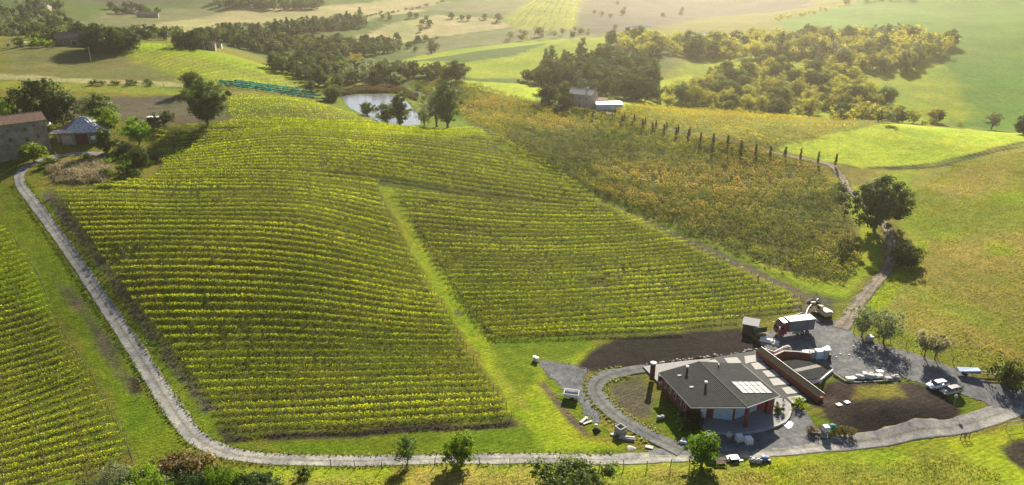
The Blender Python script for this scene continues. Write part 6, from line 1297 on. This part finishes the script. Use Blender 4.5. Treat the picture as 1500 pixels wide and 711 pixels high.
# bottom verge clutter
rack(1054, 679, 2.2, 1.0, 1.2, 3, 'black steel rack standing on the verge beside the young tree', M_DKWOOD, mat=M_BLACK); yardbox('grey_crate', 'grey crate on the verge right of the young tree', 'crate', 1041, 676, 1.6, 1.0, .8, M_CONC, 5, lid=M_GREYP)
t = yardbox('black_box', 'black box with white lid on the verge below the forecourt', 'box', 1075, 675, 1.5, 1.2, .7, M_BLACK, 6, lid=M_WHITE); yardbox('white_cabinet', 'white low cabinet left of the black box on the verge', 'cabinet', 1067.5, 674, .9, .9, .6, M_WHITE, 6); plank_stack('black_plate', 'dark plates lying right of the black box on the verge', 'plates', 1082, 677, 1.6, .9, 2, 10, M_GREYP, piece='plate')
t = thing('brick_pallet', 'chequered pallet of pale bricks on the verge below the forecourt', 'brick stack', tuple(at(1107, 677)), R(-6)); k3 = 0
for i in range(5):
    for j in range(3):
        for k in range(3):
            if (i + j + k) % 2 == 0 or k == 0: mb = MB(); mb.box(-1 + i * .4, -.5 + j * .34, k * .26 + .1, -1 + i * .4 + .34, -.5 + j * .34 + .28, k * .26 + .33); mb.build('brick', M_WHITE if (i + k) % 2 else M_CONC, t)
mb = MB(); mb.box(-1.1, -.6, 0, 1.1, .6, .09); mb.build('pallet', M_DKWOOD, t)
bag(1118, 675, .7, 'crumpled blue tarpaulin bundle on the verge', None, M_BLUE, cat='tarpaulin', name='tarpaulin_bundle'); bag(1124, 673, .45, 'small grey white bundle right of the blue tarpaulin', None, M_CONC, cat='bundle', name='bundle'); bag(1127, 677, .35, 'dark grey bundle at the end of the verge clutter', None, M_GREYP, cat='bundle', name='bundle')
# stones/benches near the trees left of winery
t = thing('white_trailer', 'white tipping trailer with open top parked beside the loop track', 'trailer', tuple(at(837, 583)), R(-12))
mb = MB(); mb.box(-1.5, -1.0, .7, 1.5, 1.0, .8); mb.build('floor', M_GREYP, t)
for a in ((-1.5, -1.0, 1.5, -.94), (-1.5, .94, 1.5, 1.0), (-1.5, -.937, -1.44, .937), (1.44, -.937, 1.5, .937)): mb = MB(); mb.box(a[0], a[1], .803, a[2], a[3], 1.45); mb.build('side_board', M_WHITE, t)
for s in (-1, 1): mb = MB(); mb.tube([(.2, s * .85 - .12, .4), (.2, s * .85 + .12, .4)], .4, 14); mb.build('wheel', M_BLACK, t)
mb = MB(); mb.tube([(-1.5, 0, .6), (-2.9, 0, .45)], .07, 6); mb.build('drawbar', M_GREYP, t)
t = thing('block_well', 'square grey block well beside the loop track', 'well', tuple(at(908.5, 634.5)), R(35)); k3 = 0
for k in range(3):
    for a in ((-.8, -.8, .8, -.6), (-.8, .6, .8, .8), (-.8, -.598, -.6, .598), (.6, -.598, .8, .598)): mb = MB(); mb.box(a[0], a[1], k * .5 + .003, a[2], a[3], k * .5 + .49); mb.build('block', M_BRICKG, t)
for i, (u, v, L_, rz, n_) in enumerate([(856,616,2.3,50,4),(861,620,1.9,35,3)]): plank_stack('white_board_pile', ['white boards heaped beside the loop track, upper pile', 'white boards heaped beside the loop track, lower pile'][i], 'board pile', u, v, L_, .9, n_, rz, M_DUST, piece='board', hh=.08)
plank_stack('rubble_boards', 'broken white slabs behind the block well', 'slabs', 918, 643, 2.6, 1.0, 5, -15, M_DUST, piece='slab', hh=.12); yardbox('white_slab', 'white slab lying left of the block well', 'slab', 898, 637, 1.0, .6, .2, M_DUST, 0); yardbox('white_slab', 'white slab at the tip of the grass beside the lane', 'slab', 951, 656, 1.4, .8, .22, M_DUST, -20)
heap(874, 632, 1.0, .8, M_SOILH, 'dark heap of scrap beside the loop track', 'scrap_heap'); bag(873, 628, .35, 'white lump on the dark scrap heap', None, M_WHITE, .5, 'lump', 'white_lump'); heap(925, 657, 1.2, .3, M_CONC, 'low grey concrete heap at the lane edge', 'concrete_heap')
for i, (u, v) in enumerate([(783,528),(786.5,529.5)]): yardbox('white_canister', ['white canister standing on the bank, left of two', 'white canister standing on the bank, right of two'][i], 'canister', u, v, .6, .6, .9, M_WHITE, 10 * i, lid=M_GREYP)
for i, (u, v) in enumerate([(965,614),(970,613)]): o = lump(rq, .5).build('lawn_stone', M_BRICKG, None, tuple(at(u, v))); tag(o, ['grey boulder on the lawn, left of two', 'grey boulder on the lawn, right of two'][i], 'boulder')
for i, (u, v) in enumerate([(998,650),(1004,651),(1001,646)]): o = lump(rq, .45).build('pale_boulder', M_DUST, None, tuple(at(u, v))); tag(o, 'pale boulder at the corner of the lawn by the forecourt', 'boulder', 'pale boulders at the lawn corner')
# rubble edge of the upper dirt bed
for i in range(46):
    f = i / 45; u = 940 + 175 * f + rq.uniform(-2, 2); v = np.interp(u, [940, 1000, 1050, 1112], [538, 529, 524, 514]) - rq.uniform(0, 2.5)
    o = lump(rq, rq.uniform(.15, .42)).build('rubble_stone', rq.choice([M_BRICKG, M_SOILH, M_CONC]), None, tuple(at(u, v)), rq.uniform(0, 6)); tag(o, 'rough stone in the rubble edge of the dark bed behind the winery', 'stone', 'rubble stones along the dark bed')
# terrace furniture
for i, (u, v) in enumerate([(1148,590),(1139,594)]):
    p = at_z(u, v, Z0); t = thing('terrace_chair', ['dark metal chair on the sunny end of the terrace', 'dark metal chair beside the terrace shrub'][i], 'chair', (p.x, p.y, Z0), R(40 + 80 * i)); mb = MB(); mb.box(-.22, -.22, .42, .22, .22, .47); mb.build('seat', M_BLACK, t); mb = MB(); mb.box(-.22, .2, .5, .22, .24, .95); mb.build('backrest', M_BLACK, t)
    for x_ in (-.2, .2):
        for y_ in (-.2, .2): mb = MB(); mb.box(x_ - .02, y_ - .02, 0, x_ + .02, y_ + .02, .415); mb.build('leg', M_BLACK, t)
p = at_z(1060, 608, Z0); t = thing('dark_table', 'long dark table under the winery porch', 'table', (p.x, p.y, Z0), R(-4)); mb = MB(); mb.box(-1.6, -.5, .75, 1.6, .5, .82); mb.build('tabletop', M_BLACK, t)
for x_ in (-1.4, 1.4):
    for y_ in (-.4, .4): mb = MB(); mb.box(x_ - .05, y_ - .05, 0, x_ + .05, y_ + .05, .745); mb.build('leg', M_BLACK, t)
# two-frame rack by the lane, lamp post, goal frame, gate post
t = thing('twin_frame_stand', 'small black twin framed stand on the grass beside the lane', 'stand', tuple(at(1413, 643)), R(8))
for s in (-1, 1):
    for x_ in (s * .5 - .42, s * .5 + .34): mb = MB(); mb.box(x_, -.05, 0, x_ + .08, .05, 1.35); mb.build('post', M_BLACK, t)
    for z_ in (.45, .9, 1.25): mb = MB(); mb.box(s * .5 - .335, -.03, z_, s * .5 + .335, .03, z_ + .09); mb.build('rail', M_BLACK, t)
t = thing('lamp_post', 'short lamp post with round head beside the parked cars', 'lamp post', tuple(at(1396.5, 597))); mb = MB(); mb.tube([(0, 0, 0), (0, 0, 2.2)], [.06, .045], 8); mb.build('post', M_GREYP, t); mb = MB(); mb.lathe([(.12, 2.2), (.34, 2.35), (.36, 2.6), (.2, 2.85), (.05, 2.9)], 12); mb.build('lamp_head', M_CONC, t, smooth=True)
t = thing('pipe_frame', 'open metal pipe gate frame on the grass at the right edge', 'frame', tuple(at(1473, 630)), R(6))
pts = [((0, 0, 0), (0, 0, 1.9)), ((3.8, .2, 0), (3.8, .2, 1.9)), ((0, 0, 1.9), (3.8, .2, 1.9)), ((0, 0, .9), (3.8, .2, .9))]
for a, b in pts: mb = MB(); mb.tube([a, b], .045, 6); mb.build('pipe', M_GREYP, t)
# boat-like trailer with blue cover by the hedge bush
t = thing('long_trailer', 'long low trailer beam with blue tarpaulin load beside the round bush', 'trailer', tuple(at(1418, 549)), R(-9))
mb = MB(); mb.box(-1.6, -.6, .7, 10, -.4, .9); mb.box(-1.6, .4, .7, 10, .6, .9); mb.box(-1.5, -.399, .72, -1.3, .399, .88); mb.box(6, -.399, .72, 6.2, .399, .88); mb.build('frame', M_WOODP, t)
mb = MB(); mb.prism([(-2.2, -.9), (2.0, -.8), (2.0, .8), (-2.2, .9)], .92, [1.1, 1.5, 1.5, 1.2]); mb.build('load', M_BLUE, t, bevel=.05)
for x_ in (-.8, 7.5):
    for s in (-1, 1): mb = MB(); mb.tube([(x_, s * .75 - .1, .36), (x_, s * .75 + .1, .36)], .36, 12); mb.build('wheel', M_BLACK, t)
yardbox('white_box', 'white plastic box under the feathery trees at the yard corner', 'box', 1273, 499, 1.3, 1.1, 1.1, M_CONC, 12, lid=M_WHITE)
bag(1283, 510, .35, 'black sack on the gravel in the shade of the feathery trees', None, M_BLACK, name='black_sack')
# ---------------------------------------------------------------- fences and poles
def fence(name, label, px, hgt, wires=3, tilt=.08, mat=M_WOOD, extra=0):
    P = [at(u, v) for u, v in px]; r = thing(name, label, 'fence', tuple(P[0]))
    for i, p in enumerate(P):
        mb = MB(); q = p - P[0]; mb.tube([(q.x, q.y, q.z - .2), (q.x + rq.uniform(-tilt, tilt), q.y + rq.uniform(-tilt, tilt), q.z + hgt)], .075, 6); mb.build('post', mat, r)
    for k in range(wires):
        z_ = hgt * (.3 + .3 * k); mb = MB(); mb.tube([(p - P[0]) + Vector((0, 0, z_)) for p in P], .008, 3); mb.build('wire', M_GREYP, r)
    return r
fence('lane_fence', 'wire fence of thin leaning posts along the lower side of the lane', [(485,684),(521,686),(558.6,688),(597,688),(636.6,682),(670,681),(703,681),(747,682),(790,682),(834,688),(878,688),(914,687),(947.6,687),(981.5,685),(1010,684)], 1.7, tilt=.25)
fence('yard_fence', 'wire fence along the upper edge of the gravel yard', [(1250,488),(1268,492),(1286,497),(1304,502),(1327,510),(1350,518),(1372,523),(1395,531),(1421,541),(1445,547),(1470,553),(1500,561)], 1.5)
fence('track_fence', 'post row between the crest vineyard and the grass track', [(700,193),(745,226),(790,250),(845,278),(900,305),(960,335),(1010,360),(1060,384),(1110,409),(1150,430)], 1.6, tilt=.1)
fence('garden_fence', 'dark fence line along the pale path below the upper left farm', [(0,129),(40,129),(80,129),(120,129),(160,128.5),(200,128.5),(240,128),(270,128)], 1.6, 2)
fence('far_field_fence', 'long dark fence across the pale far fields', [(566,30),(600,29),(640,28),(680,29),(710,31),(740,34)], 2.0, 2)
def pole(u, v, hpx, label, arm=True):
    p = at(u, v); hh = hpx / (scale_at(p) * .98); t = thing('utility_pole', label, 'utility pole', tuple(p)); mb = MB(); mb.tube([(0, 0, -.3), (0, 0, hh)], [.14, .09], 7); mb.build('mast', M_CONC if arm else M_WOOD, t)
    if arm: mb = MB(); mb.box(-.8, -.05, hh - .5, .8, .05, hh - .38); mb.build('crossarm', M_WOOD, t)
for a in [(134,92,22,'utility pole on the dry slope below the upper left farm'), (211,72,14,'utility pole on the slope above the distant left vineyard, left of two'), (245,72,12,'utility pole on the slope above the distant left vineyard, right of two'), (535,134,20,'utility pole behind the far bank of the pond'), (789,147,13,'utility pole in the pale field left of the farmhouse'), (699,123,8,'short pole in the pale field behind the reddish vineyard'), (626,43,8,'tiny pole in the pale far field'), (300,75,26,'tall pole beside the stone cottage on the left slope'), (84,235,12,'short dark post beside the lane at the tower house'), (429,90,9,'thin pole on the green slope left of the valley wood')]: pole(*a)
rack(18, 69, 4, 3, 4.0, 4, 'dark timber hut on posts in the upper left gardens, left of two', M_DKWOOD, 'garden_canopy', 'canopy', M_DKWOOD, 1); rack(40, 68, 4, 3, 4.0, 4, 'dark timber hut on posts in the upper left gardens, right of two', M_WHITE, 'garden_canopy', 'canopy', M_DKWOOD, 1)
yardbox('tin_shelter', 'small tin roofed shelter at the edge of the brown strip', 'shelter', 226, 176, 4.5, 2.4, 1.2, M_DKWOOD, 0, lid=M_WHITE)
yardbox('pond_hut', 'small dark hut on the right bank of the pond', 'hut', 609, 142, 3.2, 2.6, 2.4, M_GREYP, 10, lid=M_TILED)
yardbox('white_van', 'white van parked on the drive beside the farmhouse', 'van', 824, 160, 4.4, 1.8, 1.9, M_WHITE, 10)

# loose rubble too small to count
P_ = px_poly([(787,527),(835,533),(865,541),(860,575),(886,614),(872,624),(838,582),(800,553)]); rg5 = np.random.default_rng(9); mb = MB(); k5 = 0
xs5 = rg5.uniform(P_[:, 0].min(), P_[:, 0].max(), 2600); ys5 = rg5.uniform(P_[:, 1].min(), P_[:, 1].max(), 2600); ok5 = np.where(poly_sd(xs5, ys5, P_) > 0)[0][:520]
for x5, y5 in zip(xs5[ok5], ys5[ok5]):
    r5 = float(rg5.uniform(.06, .22)); z5 = float(hz(x5, y5)); a5 = rg5.uniform(0, 6.28, 5); q5 = [(x5 + r5 * math.cos(t) * rg5.uniform(.7, 1.2), y5 + r5 * math.sin(t) * rg5.uniform(.7, 1.2), z5) for t in np.sort(a5)]; mb.add(q5 + [(x5, y5, z5 + r5 * .8)], [(i, (i + 1) % 5, 5) for i in range(5)])
tag(mb.build('loose_rubble', M_DUST), 'loose pale rubble scattered beside the loop track', None, None, 'stuff')
# ---------------------------------------------------------------- haze
hm, nt, out = new_mat('haze_air'); pv = N(nt, 'ShaderNodeVolumePrincipled')
pv.inputs['Color'].default_value = (1.0, .90, .68, 1); pv.inputs['Density'].default_value = HAZE; pv.inputs['Anisotropy'].default_value = .76
nt.links.new(pv.outputs[0], out.inputs[1])
mb = MB(); zl = float(GZ.min()) - 1.5
mb.box(-4700, -900, zl, 4700, 4900, max(float(GZ.max()) + 30, CAM_H + 12)); hz_o = mb.build('haze', hm); tag(hz_o, 'thin pale haze over the whole valley', None, None, 'stuff')
print('objects', len(bpy.data.objects), 'tris', sum(len(m.polygons) * 2 for m in bpy.data.meshes), 'zmax', GZ.max(), 'zmin', GZ.min())
